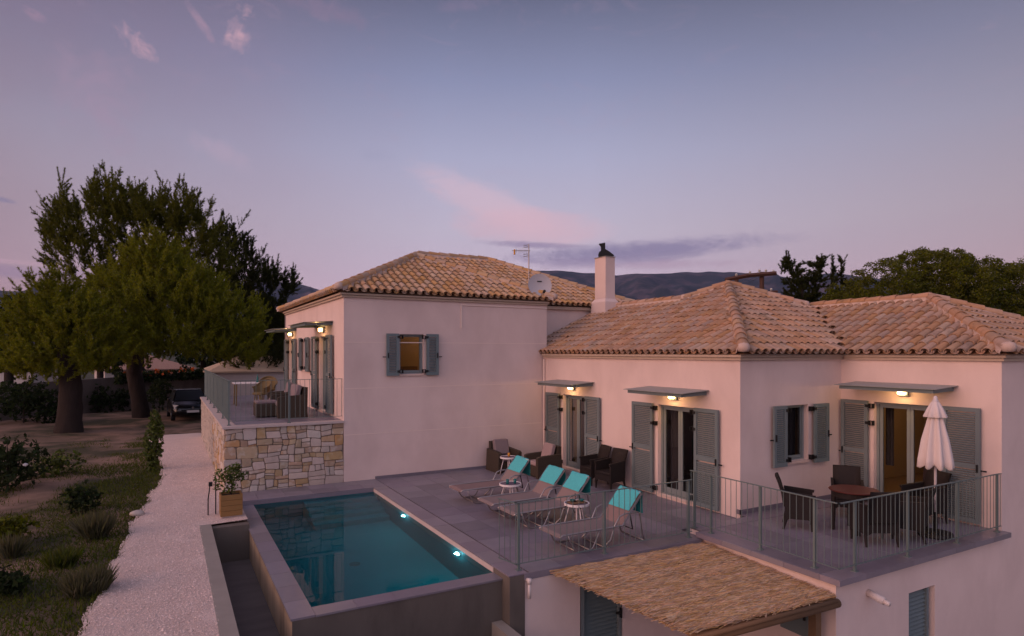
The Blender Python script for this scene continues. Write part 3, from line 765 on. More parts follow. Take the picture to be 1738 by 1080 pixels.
roof(UH, [r_up[0], (3.76, 10.16, 15.83, 15.83 + 2 * w1 + 2.0)], zU, 'tile_upper', 'tile_upper_stuff', lambda p, k: p.y < 19.5 and p.x < 11,
     [((3.76, 15.83, zU), apA), ((10.16, 15.83, zU), apA), (apA, (apA[0], jA, zA)), ((3.76 + w1, jA, zA), (3.76 + w2, yB, zB)), ((3.76 + w2, yB, zB), (14.75 - w2, yB, zB)), ((14.75, 17.13, zU), (14.75 - w2, yB, zB)), ((3.76, 25.35, zU), (3.76 + w2, yB, zB))])
glazing(UH, 'y', 16.0, 5.40, 6.08, 2.72, 3.78, False, True)
shutter(UH, 'y', 16.0, 5.02, 5.36, 2.68, 3.79, 'hi', mid=False); shutter(UH, 'y', 16.0, 6.13, 6.48, 2.68, 3.79, 'lo', mid=False)
for (a, b, sa, sb, z0, dr) in ((17.72, 18.9, .62, .66, 1.62, True), (20.66, 21.3, .38, .38, 2.72, False), (23.08, 24.05, .55, .55, 1.62, True)):
    glazing(UH, 'x', 3.93, a, b, z0, 3.76, dr); curtain(UH, 'x', 3.93, a + .05, b - .05, z0, 3.8)
    shutter(UH, 'x', 3.93, a - sa - .07, a - .07, z0 + .03 if dr else z0 - .03, 3.77, 'hi', mid=dr); shutter(UH, 'x', 3.93, b + .07, b + .07 + sb, z0 + .03 if dr else z0 - .03, 3.77, 'lo', mid=dr)
awning(UH, 3.93, 17.15, 19.6, 4.10); awning(UH, 3.93, 22.6, 24.8, 4.10)
wall_lamp(UH, 3.93, 18.3, 3.95, 8); wall_lamp(UH, 3.93, 23.4, 3.95, 8)
def room_lamp(parent, x, y, z, power):
    m = MB(); m.lathe([(.02, z + .25), (.02, z + .1), (.16, z + .02), (.18, z - .06), (.12, z - .1)], 14, (x, y)); a = m.build('ceiling_lamp', 'lamp_glow', parent, True)
    L = bpy.data.lights.new('ceiling_lamp_light', 'POINT'); L.energy = power; L.color = (1.0, .56, .26); L.shadow_soft_size = .15
    o = bpy.data.objects.new('ceiling_lamp_light', L); o.location = (x, y, z - .25); link(o, a)
room_lamp(UH, 7.9, 17.9, 4.25, 34)
m = MB(); m.box(5.7, 6.9, 18.7, 19.08, 1.6, 2.85); m.build('cabinet', 'log', UH)

# chimney with bird-shaped cowl
cx, cy = 12.72, 16.72
m = MB(); m.box(cx - .19, cx + .19, cy - .29, cy + .29, 5.05, 6.42)
ch = m.build('chimney', 'plaster', UH)
m = MB(); m.add([(cx - .30, cy - .42, 4.2), (cx + .30, cy - .42, 4.2), (cx + .30, cy + .42, 4.2), (cx - .30, cy + .42, 4.2), (cx - .27, cy - .38, 4.95), (cx + .27, cy - .38, 4.95), (cx + .27, cy + .38, 4.95), (cx - .27, cy + .38, 4.95), (cx - .20, cy - .30, 5.06), (cx + .20, cy - .30, 5.06), (cx + .20, cy + .30, 5.06), (cx - .20, cy + .30, 5.06)],
      [(0, 1, 5, 4), (1, 2, 6, 5), (2, 3, 7, 6), (3, 0, 4, 7), (4, 5, 9, 8), (5, 6, 10, 9), (6, 7, 11, 10), (7, 4, 8, 11)]); m.build('chimney_base', 'plaster', ch)
m = MB(); m.box(cx - .21, cx + .21, cy - .31, cy + .31, 6.421, 6.445); m.build('chimney_cap', 'concrete_pale', ch)
m = MB()
def hood(pts, w):   # sheet-metal bird: side outline in (s, z), s along the picture's right
    n = len(pts); V = []
    for sgn, k in ((-1, w), (1, w)):
        for (s, z) in pts: V.append((cx + s * RX + sgn * k * FX, cy + s * RY + sgn * k * FY, z))
    m.add(V, [tuple(range(n - 1, -1, -1)), tuple(range(n, 2 * n))] + [(i, (i + 1) % n, n + (i + 1) % n, n + i) for i in range(n)])
hood([(-.19, 6.47), (.27, 6.47), (.30, 6.50), (.13, 6.63), (-.02, 6.72), (-.19, 6.62), (-.21, 6.53)], .11)
hood([(-.125, 6.64), (.005, 6.66), (.01, 6.80), (.005, 6.93), (-.20, 6.89), (-.13, 6.80)], .045)
m.build('bird_cowl', 'black_iron', ch)
m = MB(); m.tube([(cx, cy, 6.44), (cx, cy, 6.5)], .05); m.build('cowl_neck', 'black_iron', ch)

# ================================================================== LOWER HOUSE
LH = thing('lower_house', (9.9, 8.65, 0), 'pink single-storey wing with shuttered glass doors along the pool terrace', 'house', world_coords=True)
wall(LH, 'x', 9.9, 8.65, 15.98, -.1, 3.2, [(13.82, 14.96, .05, 2.1), (9.84, 11.02, .05, 2.1)])
wall(LH, 'y', 8.65, 9.9, 13.1, -.1, 3.2, [(11.24, 11.96, 1.02, 2.19)])
wall(LH, 'x', 13.1, 5.6, 8.65, -.1, 3.2, [(6.58, 7.92, .17, 2.25)])
wall(LH, 'y', 5.6, 13.1, 18.1, -2.6, 3.2); wall(LH, 'y', 5.6, 8.36, 13.099, -2.6, -.012, [(10.18, 10.92, -1.95, -.48)])
wall(LH, 'x', 8.36, 5.6, 8.5, -2.6, .085, t=.2)
wall(LH, 'y', 8.1, 4.67, 8.359, -2.6, -.005, [(5.68, 6.52, -2.5, -.22)], t=.2)
wall(LH, 'x', 18.1, 5.6, 16.6, -2.6, 3.2, t=-.25)
room(LH, 10.15, 13.0, 12.5, 15.9, .03, 2.8, 'x'); room(LH, 10.15, 12.9, 8.9, 12.4, .03, 2.8, 'xy'); room(LH, 13.35, 17.6, 5.85, 9.3, .12, 2.8, 'x')
zL = 3.30
c0 = (9.77, 8.45); wP = 4.08; P_ap = (c0[0] + wP, c0[1] + wP, zL + SL * wP)
wL = 3.22; rowL = (9.77, 9.77 + 2 * wL, 10.0, 17.28)
wE = 2.66; rowE = (12.93, 12.93 + 2 * wE, 5.42, 14.5)
apE = (12.93 + wE, 5.42 + wE, zL + SL * wE)
xl = 9.77 + wL; zl_ = zL + SL * wL; kk = wP - wL
kE = wP - wE
roof(LH, [(c0[0], c0[0] + 2 * wP, c0[1], c0[1] + 2 * wP), (9.77, 9.77 + 2 * wL, 10.0, 21.0), rowE], zL, 'tile_cover', 'tile_stuff', lambda p, k: True,
     [((c0[0], c0[1], zL), P_ap), (P_ap, (P_ap[0] - kk, P_ap[1] + kk, zl_)), ((xl, P_ap[1] + kk, zl_), (xl, 17.2, zl_)),
      (P_ap, (P_ap[0] + kE, P_ap[1] - kE, zL + SL * wE)), (apE, (apE[0], c0[1] + wE, apE[2])), ((12.93, 5.42, zL), apE), ((12.93 + 2 * wE, 5.42, zL), apE)], cut=lambda x, y: y > 17.27)
cornice(LH, 9.9, 13.1, 8.65, 15.95, 3.27, 'xy'); cornice(LH, 13.1, 18.1, 5.6, 8.53, 3.27, 'xy')
for (a, b, sl, sr, cm) in ((13.82, 14.96, .70, .64, 'curtain_ochre'), (9.84, 11.02, .72, .66, 'curtain')):
    glazing(LH, 'x', 9.9, a, b, .05, 2.1)
    shutter(LH, 'x', 9.9, b + .09, b + .09 + sl, .06, 2.12, 'lo'); shutter(LH, 'x', 9.9, a - .04 - sr, a - .04, .06, 2.12, 'hi')
    curtain(LH, 'x', 9.9, a + .08, a + .36, .06, 2.2, 'curtain'); curtain(LH, 'x', 9.9, b - .45, b - .08, .06, 2.2, cm)
glazing(LH, 'y', 8.65, 11.24, 11.96, 1.02, 2.19, False, True); curtain(LH, 'y', 8.65, 11.26, 11.94, 1.0, 2.25)
shutter(LH, 'y', 8.65, 10.78, 11.18, .95, 2.2, 'hi', mid=False); shutter(LH, 'y', 8.65, 12.06, 12.54, .95, 2.2, 'lo', mid=False)
glazing(LH, 'x', 13.1, 6.58, 7.92, .17, 2.25)
shutter(LH, 'x', 13.1, 8.0, 8.60, .15, 2.27, 'lo'); shutter(LH, 'x', 13.1, 5.90, 6.54, .15, 2.27, 'hi')
curtain(LH, 'x', 13.1, 7.68, 7.86, .9, 2.3, 'curtain'); curtain(LH, 'x', 13.1, 6.62, 6.78, .3, 2.3, 'curtain_ochre')
awning(LH, 9.9, 13.45, 15.25, 2.46); awning(LH, 9.9, 9.45, 11.3, 2.46); awning(LH, 13.1, 6.3, 8.3, 2.62)
wall_lamp(LH, 9.9, 14.45, 2.33, 9); wall_lamp(LH, 9.9, 10.46, 2.33, 9); wall_lamp(LH, 13.1, 7.29, 2.50, 9)
room_lamp(LH, 15.3, 7.4, 2.5, 42)
m = MB(); m.tube([(9.86, 15.93, 3.1), (9.86, 15.93, .3), (9.8, 15.9, .1)], .03); m.build('downpipe', 'plaster_pale', LH)
# utility door and shuttered opening in the lower storey
m = MB(); m.box(5.70, 6.50, 8.18, 8.22, -2.5, -.22); dd = m.build('louvred_door', 'shutter', LH)
m = MB(); z = -2.4
while z < -.3: m.prism([(8.13, z), (8.17, z + .05), (8.18, z + .05), (8.14, z)], 'x', 5.76, 6.44); z += .065
tag(m.build('louvre', 'shutter', dd), kind='stuff')
m = MB(); m.box(6.44, 6.5, 8.10, 8.18, -2.5, -.22); m.box(5.70, 5.76, 8.10, 8.18, -2.5, -.22); m.build('door_stile', 'shutter', dd)
m = MB(); m.box(6.38, 6.47, 8.06, 8.10, -.95, -.92); m.box(6.46, 6.48, 8.05, 8.11, -1.02, -.86); m.build('handle', 'black_iron', dd)
m = MB(); m.box(10.20, 10.90, 5.72, 5.76, -1.95, -.48); dd = m.build('window_shutter', 'shutter', LH)
m = MB(); z = -1.9
while z < -.55: m.prism([(5.66, z), (5.70, z + .05), (5.715, z + .05), (5.675, z)], 'x', 10.26, 10.76); z += .065
tag(m.build('louvre', 'shutter', dd), kind='stuff')
m = MB(); m.box(10.76, 10.82, 5.64, 5.72, -1.95, -.48); m.build('shutter_stile', 'shutter', dd)
m = MB(); m.tube([(9.12, 5.6, -.27), (9.12, 5.36, -.32)], .055, 12); pp = m.build('drain_pipe', 'pipe_white', LH, True)
m = MB(); m.tube([(9.12, 5.37, -.318), (9.12, 5.28, -.337)], .035, 12); m.build('pipe_end', 'pipe_white', pp, True)
m = MB(); m.tube([(4.71, 8.02, -.06), (4.71, 8.02, -.14)], .035, 10); m.tube([(4.71, 8.02, -.14), (4.71, 8.02, -.36)], .026, 10); m.tube([(4.71, 8.1, -.1), (4.71, 8.0, -.1)], .03, 10); m.build('spout_pipe', 'pipe_white', LH, True)
m = MB(); m.box(8.325, 8.36, 6.02, 6.5, -.95, -.35); s_ = m.build('open_shutter', 'shutter', LH); m = MB(); m.box(8.30, 8.324, 6.06, 6.09, -.7, -.55); m.build('handle', 'black_iron', s_)
# dining room things behind the balcony door
def plain(name, mb, mat, label, cat, smooth=False): return tag(mb.build(name, mat, None, smooth), label, cat)
t = thing('dining_table', (15.0, 6.9, .12), 'indoor table under a purple cloth behind the balcony door', 'table')
m = MB(); m.box(-.45, .45, -.75, .75, .72, .76); m.build('tabletop', 'log', t)
m = MB(); m.add([(-.47, -.77, .775), (.47, -.77, .775), (.47, .77, .775), (-.47, .77, .775), (-.50, -.80, .08), (.50, -.80, .08), (.50, .80, .08), (-.50, .80, .08)], [(0, 1, 2, 3), (0, 4, 5, 1), (1, 5, 6, 2), (2, 6, 7, 3), (3, 7, 4, 0)]); m.build('tablecloth', 'cloth_purple', t)
m = MB(); m.lathe([(.24, 0), (.31, .06), (.33, .2), (.31, .34), (.22, .4)], 18); p = m.build('pouf', 'pouf', None, True); p.location = (13.75, 6.95, .12); tag(p, 'round mustard yellow pouf just inside the balcony door', 'pouf')

# ------------------------------------------------------------------ balcony floor (part of the lower house)
m = MB(); m.box(8.30, 13.098, 5.50, 8.2, -.01, .075); m.box(8.361, 13.09, 8.2, 8.5, -.01, .075); m.box(9.9, 13.09, 8.5, 8.648, -.01, .075); bal = m.build('balcony_slab', 'grout', LH)
def lay_tiles(parent, x0, x1, y0, y1, z, mat, tw, td, skip=None, h=.018, gap=.006, ox=0, oy=0):
    xs = [x0] + [v for v in np.arange(x0 - ox + tw, x1 - .05, tw)] + [x1]; ys = [y0] + [v for v in np.arange(y0 - oy + td, y1 - .05, td)] + [y1]
    for a, b in zip(xs, xs[1:]):
        for c, d in zip(ys, ys[1:]):
            if skip and skip((a + b) / 2, (c + d) / 2): continue
            piece('floor_tile' if mat == 'floor_tile' else 'coping_tile', mat, a + gap / 2, b - gap / 2, c + gap / 2, d - gap / 2, z - h, z + random.uniform(-.0008, .0008), parent)
lay_tiles(bal, 8.28, 13.09, 5.78, 8.19, .1, 'floor_tile', .6, .6); lay_tiles(bal, 8.4, 9.9, 8.2, 8.48, .1, 'floor_tile', .6, .6); lay_tiles(bal, 9.9, 13.09, 8.2, 8.645, .1, 'floor_tile', .6, .6)
for k in range(8): a = 8.24 + k * .61; piece('edge_tile', 'coping', a, min(a + .605, 13.14), 5.46, 5.775, .015, .1, bal)
for k in range(4): a = 5.78 + k * .605; piece('edge_tile', 'coping', 8.24, 8.279, a, min(a + .60, 8.19), .015, .1, bal)
sk = MB(); sk.box(9.88, 9.898, 8.63, 8.72, .1, .19); sk.box(9.88, 13.09, 8.63, 8.648, .1, .19); sk.build('skirting', 'floor_tile', LH)
sk = MB(); sk.box(13.08, 13.098, 7.95, 8.63, .1, .19); sk.build('skirting', 'floor_tile', LH)

# ================================================================== POOL TERRACE
TER = MB(); TER.box(4.42, 9.898, 8.12, 15.998, -.25, -.022); TER.box(1.21, 4.42, 15.02, 15.998, -.25, -.022)
ter = tag(TER.build('pool_terrace', 'grout'), kind='structure')
lay_tiles(ter, 4.76, 9.895, 8.1, 15.995, 0, 'floor_tile', .6, .6, skip=lambda x, y: x > 8.3 and y < 8.5)
lay_tiles(ter, 4.405, 4.735, 8.1, 15.0, 0, 'coping', .6, .6); lay_tiles(ter, 1.2, 4.75, 15.0, 15.995, 0, 'floor_tile', .6, .5)
m = MB(); m.box(4.66, 8.3, 8.085, 8.1, -.10, -.001); m.build('edge_strip', 'coping', ter)
m = MB(); m.box(4.74, 9.89, 15.98, 15.9985, 0, .07); m.build('skirting', 'floor_tile', ter); m = MB(); m.box(9.88, 9.8985, 8.75, 15.97, 0, .012); m.build('skirting', 'floor_tile', ter)

POOL = thing('swimming_pool', (1.39, 8.32, -2.5), 'raised concrete plunge pool filled with dark teal water', 'pool', world_coords=True)
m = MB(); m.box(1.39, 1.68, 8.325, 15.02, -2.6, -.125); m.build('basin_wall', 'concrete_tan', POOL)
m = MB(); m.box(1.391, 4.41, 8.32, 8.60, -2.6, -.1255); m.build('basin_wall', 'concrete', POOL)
m = MB(); m.box(4.4125, 4.672, 8.086, 8.60, -2.6, -.0235); m.build('pilaster', 'concrete', POOL)
m = MB()
x0, x1, y0, y1, zb, zt = 1.682, 4.408, 8.602, 15.0, -1.5, -.1
m.quad((x0, y0, zb), (x1, y0, zb), (x1, y1, zb), (x0, y1, zb)); m.quad((x0, y0, zb), (x0, y1, zb), (x0, y1, -.13), (x0, y0, -.13)); m.quad((x0, y0, zb), (x1, y0, zb), (x1, y0, -.13), (x0, y0, -.13))
m.quad((x1, y0, zb), (x1, y1, zb), (x1, y1, -.1), (x1, y0, -.1)); m.quad((x0, y1, zb), (x1, y1, zb), (x1, y1, -.1), (x0, y1, -.1)); m.build('pool_lining', 'pool_tile', POOL)
for k in range(4): piece('pool_step', 'pool_tile', 2.75, 4.40, 14.99 - .32 * (k + 1), 14.99 - .32 * k, zb, -.32 - .28 * k, POOL)
m = MB(); m.quad((x0, y0, -.1), (x1, y0, -.1), (x1, y1, -.1), (x0, y1, -.1)); m.build('water', 'pool_water', POOL)
for k in range(11): a = 8.32 + k * .608; piece('coping_tile', 'coping', 1.375, 1.681, a + .003, min(a + .605, 14.995), -.124, -.097, POOL)
for k in range(5): a = 1.685 + k * .546; piece('coping_tile', 'coping', a, a + .542, 8.305, 8.601, -.124, -.097, POOL)
m = MB(); m.box(1.40, 4.40, 14.994, 15.012, -.11, -.0205); m.build('back_band', 'coping', POOL)
m = MB(); m.box(4.402, 4.4095, 8.60, 14.99, -.099, -.0205); m.build('edge_band', 'cap', POOL)  # paler than the coping: the glow on this face is put into the colour
def pool_lamp(x, y, z, dx, dy, pw):
    m = MB(); m.lathe([(.075, -.012), (.08, 0), (.06, .02)], 16); xf(m, Matrix.Translation((x, y, z)) @ Vector((dx, dy, 0)).to_track_quat('Z', 'Y').to_matrix().to_4x4())
    a = m.build('pool_lamp', 'pool_lamp_glow', POOL, True)
    L = bpy.data.lights.new('pool_lamp_light', 'POINT'); L.energy = pw; L.color = (.35, .9, 1.0); L.shadow_soft_size = .015
    o = bpy.data.objects.new('pool_lamp_light', L); o.location = (x + dx * .035, y + dy * .035, z); link(o, a)
pool_lamp(4.395, 12.75, -.36, -1, 0, 9.0); pool_lamp(4.395, 9.95, -.36, -1, 0, 10.0)
m = MB(); m.lathe([(.10, zb + .003), (.10, zb + .02)], 16, (2.9, 9.6)); m.lathe([(.10, zb + .003), (.10, zb + .02)], 16, (3.0, 11.4)); m.build('floor_drain', 'glass_teal', POOL)

# drainage trench beside the pool
TR = thing('drain_trench', (.55, 13.2, 0), 'narrow concrete trench and kerb between gravel path and pool', 'trench', world_coords=True)
m = MB(); m.box(.53, .73, -4, 13.2, -2.5, .03); m.build('kerb', 'concrete_pale', TR)
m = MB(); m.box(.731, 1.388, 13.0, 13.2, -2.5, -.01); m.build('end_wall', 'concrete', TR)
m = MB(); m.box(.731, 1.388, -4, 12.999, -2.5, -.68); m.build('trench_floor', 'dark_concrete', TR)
# low concrete wall in front of the pool
LW = thing('low_concrete_wall', (4.2, 7.5, -2.55), 'low bare concrete wall turning a corner below the pool', 'wall', world_coords=True)
m = MB(); m.box(4.23, 4.40, 7.2, 8.31, -2.55, -.72); m.build('wing', 'concrete_pale', LW)
m = MB(); m.box(2.6, 4.40, 7.03, 7.199, -2.55, -.735); m.build('return', 'concrete_pale', LW)

# ================================================================== STONE TERRACE
ST = thing('stone_terrace', (1.15, 16.0, 0), 'raised terrace of white and ochre rubble stone beside the upper house', 'terrace', world_coords=True)
m = MB(); m.box(1.19, 3.925, 16.03, 27.2, -.1, 1.5); core = m.build('mortar_core', 'stone_mortar', ST)
def split(x0, x1, z0, z1, out, big):
    w, h = x1 - x0, z1 - z0
    if (w < .46 * big and h < .26 * big and (random.random() < .55 or w * h < .028 * big)) or (w < .2 and h < .2) or h < .085 or w < .1:
        out.append((x0, x1, z0, z1)); return
    if w > h * random.uniform(1.1, 2.0):
        c = x0 + w * random.uniform(.34, .66); split(x0, c, z0, z1, out, big); split(c, x1, z0, z1, out, big)
    else:
        c = z0 + h * random.uniform(.32, .68); split(x0, x1, z0, c, out, big); split(x0, x1, c, z1, out, big)
def stone_mesh(r_, seed):
    x0, x1, z0, z1 = r_; g = random.uniform(.005, .010); rs = random.Random(seed)
    def wob(x, z): return (x + .06 * mnoise.noise(Vector((x * 3.1, z * 3.1, 5.0))), z + .05 * mnoise.noise(Vector((x * 3.1 + 9, z * 3.1, 8.0))))
    c = min(x1 - x0, z1 - z0) * .5
    cut = [rs.uniform(.05, .5) ** 1.2 * c for _ in range(8)]
    P = [(x0 + g + cut[0], z0 + g), (x1 - g - cut[1], z0 + g), (x1 - g, z0 + g + cut[2]), (x1 - g, z1 - g - cut[3]), (x1 - g - cut[4], z1 - g), (x0 + g + cut[5], z1 - g), (x0 + g, z1 - g - cut[6]), (x0 + g, z0 + g + cut[7])]
    P = [wob(*p) for p in P]; mx, mz = sum(p[0] for p in P) / 8, sum(p[1] for p in P) / 8
    return P, mx, mz, rs.uniform(.012, .032)
def stones(rects, place, objs, stuff):
    for i, r_ in enumerate(rects):
        P, mx, mz, dp = stone_mesh(r_, i * 13 + 5); V = []
        for (s, d) in ((1.0, -.03), (1.0, dp * .55), (.93, dp), ):
            V += [(mx + (p[0] - mx) * s, d + (0 if s == 1 else .004 * mnoise.noise(Vector((p[0] * 9, p[1] * 9, 0)))), mz + (p[1] - mz) * s) for p in P]
        V.append((mx, dp + random.uniform(0, .006), mz))
        F = [(k * 8 + a, k * 8 + (a + 1) % 8, k * 8 + 8 + (a + 1) % 8, k * 8 + 8 + a) for k in range(2) for a in range(8)] + [(16 + a, 16 + (a + 1) % 8, 24) for a in range(8)]
        yield r_, [place(*p) for p in V], F
def stone_mat(): 
    q = random.random(); return 'stone_white' if q < .46 else ('stone_tan' if q < .84 else 'stone_ochre')
ra = []; split(1.17, 3.925, -.08, 1.5, ra, 1.08)
cnt = 0
for r_, V, F in stones(ra, lambda a, d, z: (a, 16.02 - d, z), None, None): obj_of('stone', mesh_from('stone', V, F, stone_mat()), ST); cnt += 1
rb = []; split(16.03, 27.2, -.08, 1.5, rb, 1.15); rb.sort(key=lambda q: q[0]); far = MB()
for i, (r_, V, F) in enumerate(stones(rb, lambda a, d, z: (1.18 - d, a, z), None, None)):
    if cnt < 295: obj_of('stone', mesh_from('stone', V, F, stone_mat()), ST); cnt += 1
    else: far.add(V, F)
if far.v: tag(far.build('stonework', 'stone_white', ST), kind='stuff')
m = MB(); m.box(1.12, 3.927, 15.95, 16.28, 1.505, 1.56); m.box(1.12, 1.42, 16.281, 27.22, 1.505, 1.56); m.build('cap_slab', 'cap', ST)
m = MB(); m.box(1.43, 3.925, 16.29, 27.2, 1.501, 1.53); fl = m.build('terrace_bed', 'grout', ST)
lay_tiles(fl, 1.425, 3.92, 16.285, 27.2, 1.565, 'floor_tile', .6, .6)

# ================================================================== RAILINGS
def railing(name, label, pts, z, h, posts, group=None, gap=.115):
    root = thing(name, (pts[0][0], pts[0][1], z), label, 'railing', group, world_coords=True)
    top = MB(); bot = MB()
    bar = UNIT.setdefault('railbar', MB().tube([(0, 0, 0), (0, 0, 1)], .0055, 6).mesh('bar', 'rail'))
    for (a, b) in zip(pts, pts[1:]):
        a3, b3 = Vector((*a, z)), Vector((*b, z)); d = (b3 - a3); L = d.length; d.normalize(); s = Vector((-d.y, d.x, 0))
        for mb, zz, w, t in ((top, h, .018, .012), (bot, .10, .014, .008)):
            e = d * .018; p, q = a3 - e, b3 + e
            mb.add([p - s * w + Vector((0, 0, zz)), q - s * w + Vector((0, 0, zz)), q + s * w + Vector((0, 0, zz)), p + s * w + Vector((0, 0, zz)),
                    p - s * w + Vector((0, 0, zz + t)), q - s * w + Vector((0, 0, zz + t)), q + s * w + Vector((0, 0, zz + t)), p + s * w + Vector((0, 0, zz + t))],
                   [(0, 3, 2, 1), (4, 5, 6, 7), (0, 1, 5, 4), (1, 2, 6, 5), (2, 3, 7, 6), (3, 0, 4, 7)])
        n = max(1, int(round(L / gap)))
        for k in range(1 if a != pts[0] else 0, n + 1):
            p = a3 + d * (L * k / n); obj_of('bar', bar, root, (p.x, p.y, z + .11), None, (1, 1, h - .11))
    top.build('handrail', 'rail', root); bot.build('bottom_rail', 'rail', root)
    pm = UNIT.setdefault('railpost', MB().box(-.017, .017, -.017, .017, 0, 1).box(-.04, .04, -.04, .04, -.0005, .012).mesh('post', 'rail'))
    for (x, y) in posts: obj_of('post', pm, root, (x, y, z), None, (1, 1, h - .001))
    return root
railing('terrace_railing', 'grey-green bar railing along the pool terrace edge above the straw roof', [(4.52, 8.62), (4.60, 8.24), (8.18, 8.24)], 0, 1.02, [(4.66, 8.26), (6.28, 8.26), (8.14, 8.26)])
railing('balcony_railing', 'grey-green bar railing wrapping round the corner of the right balcony', [(8.40, 8.46), (8.40, 5.58), (13.0, 5.58)], .1, 1.03, [(8.42, 8.40), (8.42, 8.0), (8.42, 6.95), (8.42, 5.98), (8.8, 5.6), (10.15, 5.6), (11.6, 5.6), (12.93, 5.6)])
railing('upper_railing', 'thin bar railing on the front of the stone terrace', [(1.30, 16.12), (3.90, 16.12)], 1.565, 1.05, [(2.62, 16.12)])
railing('side_railing', 'bar railing receding along the left edge of the stone terrace', [(1.28, 16.25), (1.28, 27.1)], 1.565, 1.05, [(1.28, 16.25 + 1.8 * k) for k in range(7)])

# ================================================================== PERGOLA
PG = thing('straw_pergola', (5.3, 8.0, -2.55), 'pergola roofed with golden straw matting below the terrace railing', 'pergola', world_coords=True)
qa, qb, qc, qd = Vector((5.22, 8.07, -.06)), Vector((8.34, 8.05, -.075)), Vector((8.30, 5.56, -.165)), Vector((5.72, 5.72, -.19))
def mat_pt(u, v): return (qa * (1 - u) + qb * u) * (1 - v) + (qd * (1 - u) + qc * u) * v
V = []; F = []; NU, NV = 40, 34
for j in range(NV + 1):
    for i in range(NU + 1):
        p = mat_pt(i / NU, j / NV); e = .02 * mnoise.noise(Vector((p.x * 3, p.y * 7, 0))) + .012 * mnoise.noise(Vector((p.x * 12, p.y * 25, 3)))
        if i == 0: p = p + Vector((.04 * mnoise.noise(Vector((0, p.y * 9, 1))), 0, 0))
        V.append((p.x, p.y, p.z + e))
n0 = len(V); V += [(p[0], p[1], p[2] - .05) for p in V]
for j in range(NV):
    for i in range(NU):
        a = j * (NU + 1) + i; F.append((a, a + NU + 1, a + NU + 2, a + 1)); F.append((n0 + a, n0 + a + 1, n0 + a + NU + 2, n0 + a + NU + 1))
for j in range(NV):
    for i in (0, NU): a = j * (NU + 1) + i; F.append((a, a + NU + 1, n0 + a + NU + 1, n0 + a))
for i in range(NU):
    for j in (0, NV): a = j * (NU + 1) + i; F.append((a, a + 1, n0 + a + 1, n0 + a))
mt = obj_of('straw_mat', mesh_from('straw_mat', V, F, 'straw_base', True), PG)
n = 24000
u = rng.random(n); v = rng.random(n); A_, B_, C_, D_ = (np.array(q) for q in (qa, qb, qc, qd))
P = ((A_ * (1 - u)[:, None] + B_ * u[:, None]) * (1 - v)[:, None] + (D_ * (1 - u)[:, None] + C_ * u[:, None]) * v[:, None])
P[:, 2] += rng.uniform(.0, .04, n) + .02 * np.sin(P[:, 1] * 21) * .4
ln = rng.uniform(.08, .38, n); an = rng.normal(0.0, .22, n); dz = rng.normal(0, .035, n)
edge = u < .02
d = np.stack([np.cos(an), np.sin(an), dz], 1) * ln[:, None] * .5
w = np.stack([-np.sin(an), np.cos(an), np.full(n, .3)], 1) * rng.uniform(.003, .007, n)[:, None]
a, b, c, e = P - d - w, P + d - w * .6, P + d + w * .6, P - d + w
keep = (P[:, 0] + d[:, 0] < 8.345); a, b, c, e = a[keep], b[keep], c[keep], e[keep]; n = len(a)
VV = np.stack([a, b, c, e], 1).reshape(-1, 3); T = (np.array([(0, 1, 2), (0, 2, 3)])[None] + 4 * np.arange(n)[:, None, None]).reshape(-1, 3)
tag(obj_of('straw', fast_mesh('straw', VV, T, 'straw'), mt), kind='stuff')
m = MB(); m.tube([(5.62, 5.70, -.27), (8.28, 5.52, -.235)], [.07, .062], 12); m.build('front_beam', 'log', PG, True)
m = MB(); m.tube([(5.66, 5.62, -.20), (8.2, 5.48, -.175)], [.03, .028], 8); m.build('edge_pole', 'log', PG, True)
for k in range(5):
    t_ = (k + .5) / 5; a, b = mat_pt(t_, .02), mat_pt(t_, .99); m = MB(); m.tube([a - Vector((0, 0, .10)), b - Vector((0, 0, .10))], .035, 8); m.build('rafter', 'log', PG, True)
for (x, y) in ((5.86, 5.72), (8.1, 5.72)):
    m = MB(); m.box(x - .06, x + .06, y - .03, y + .09, -2.55, -.28); m.build('post', 'log', PG)

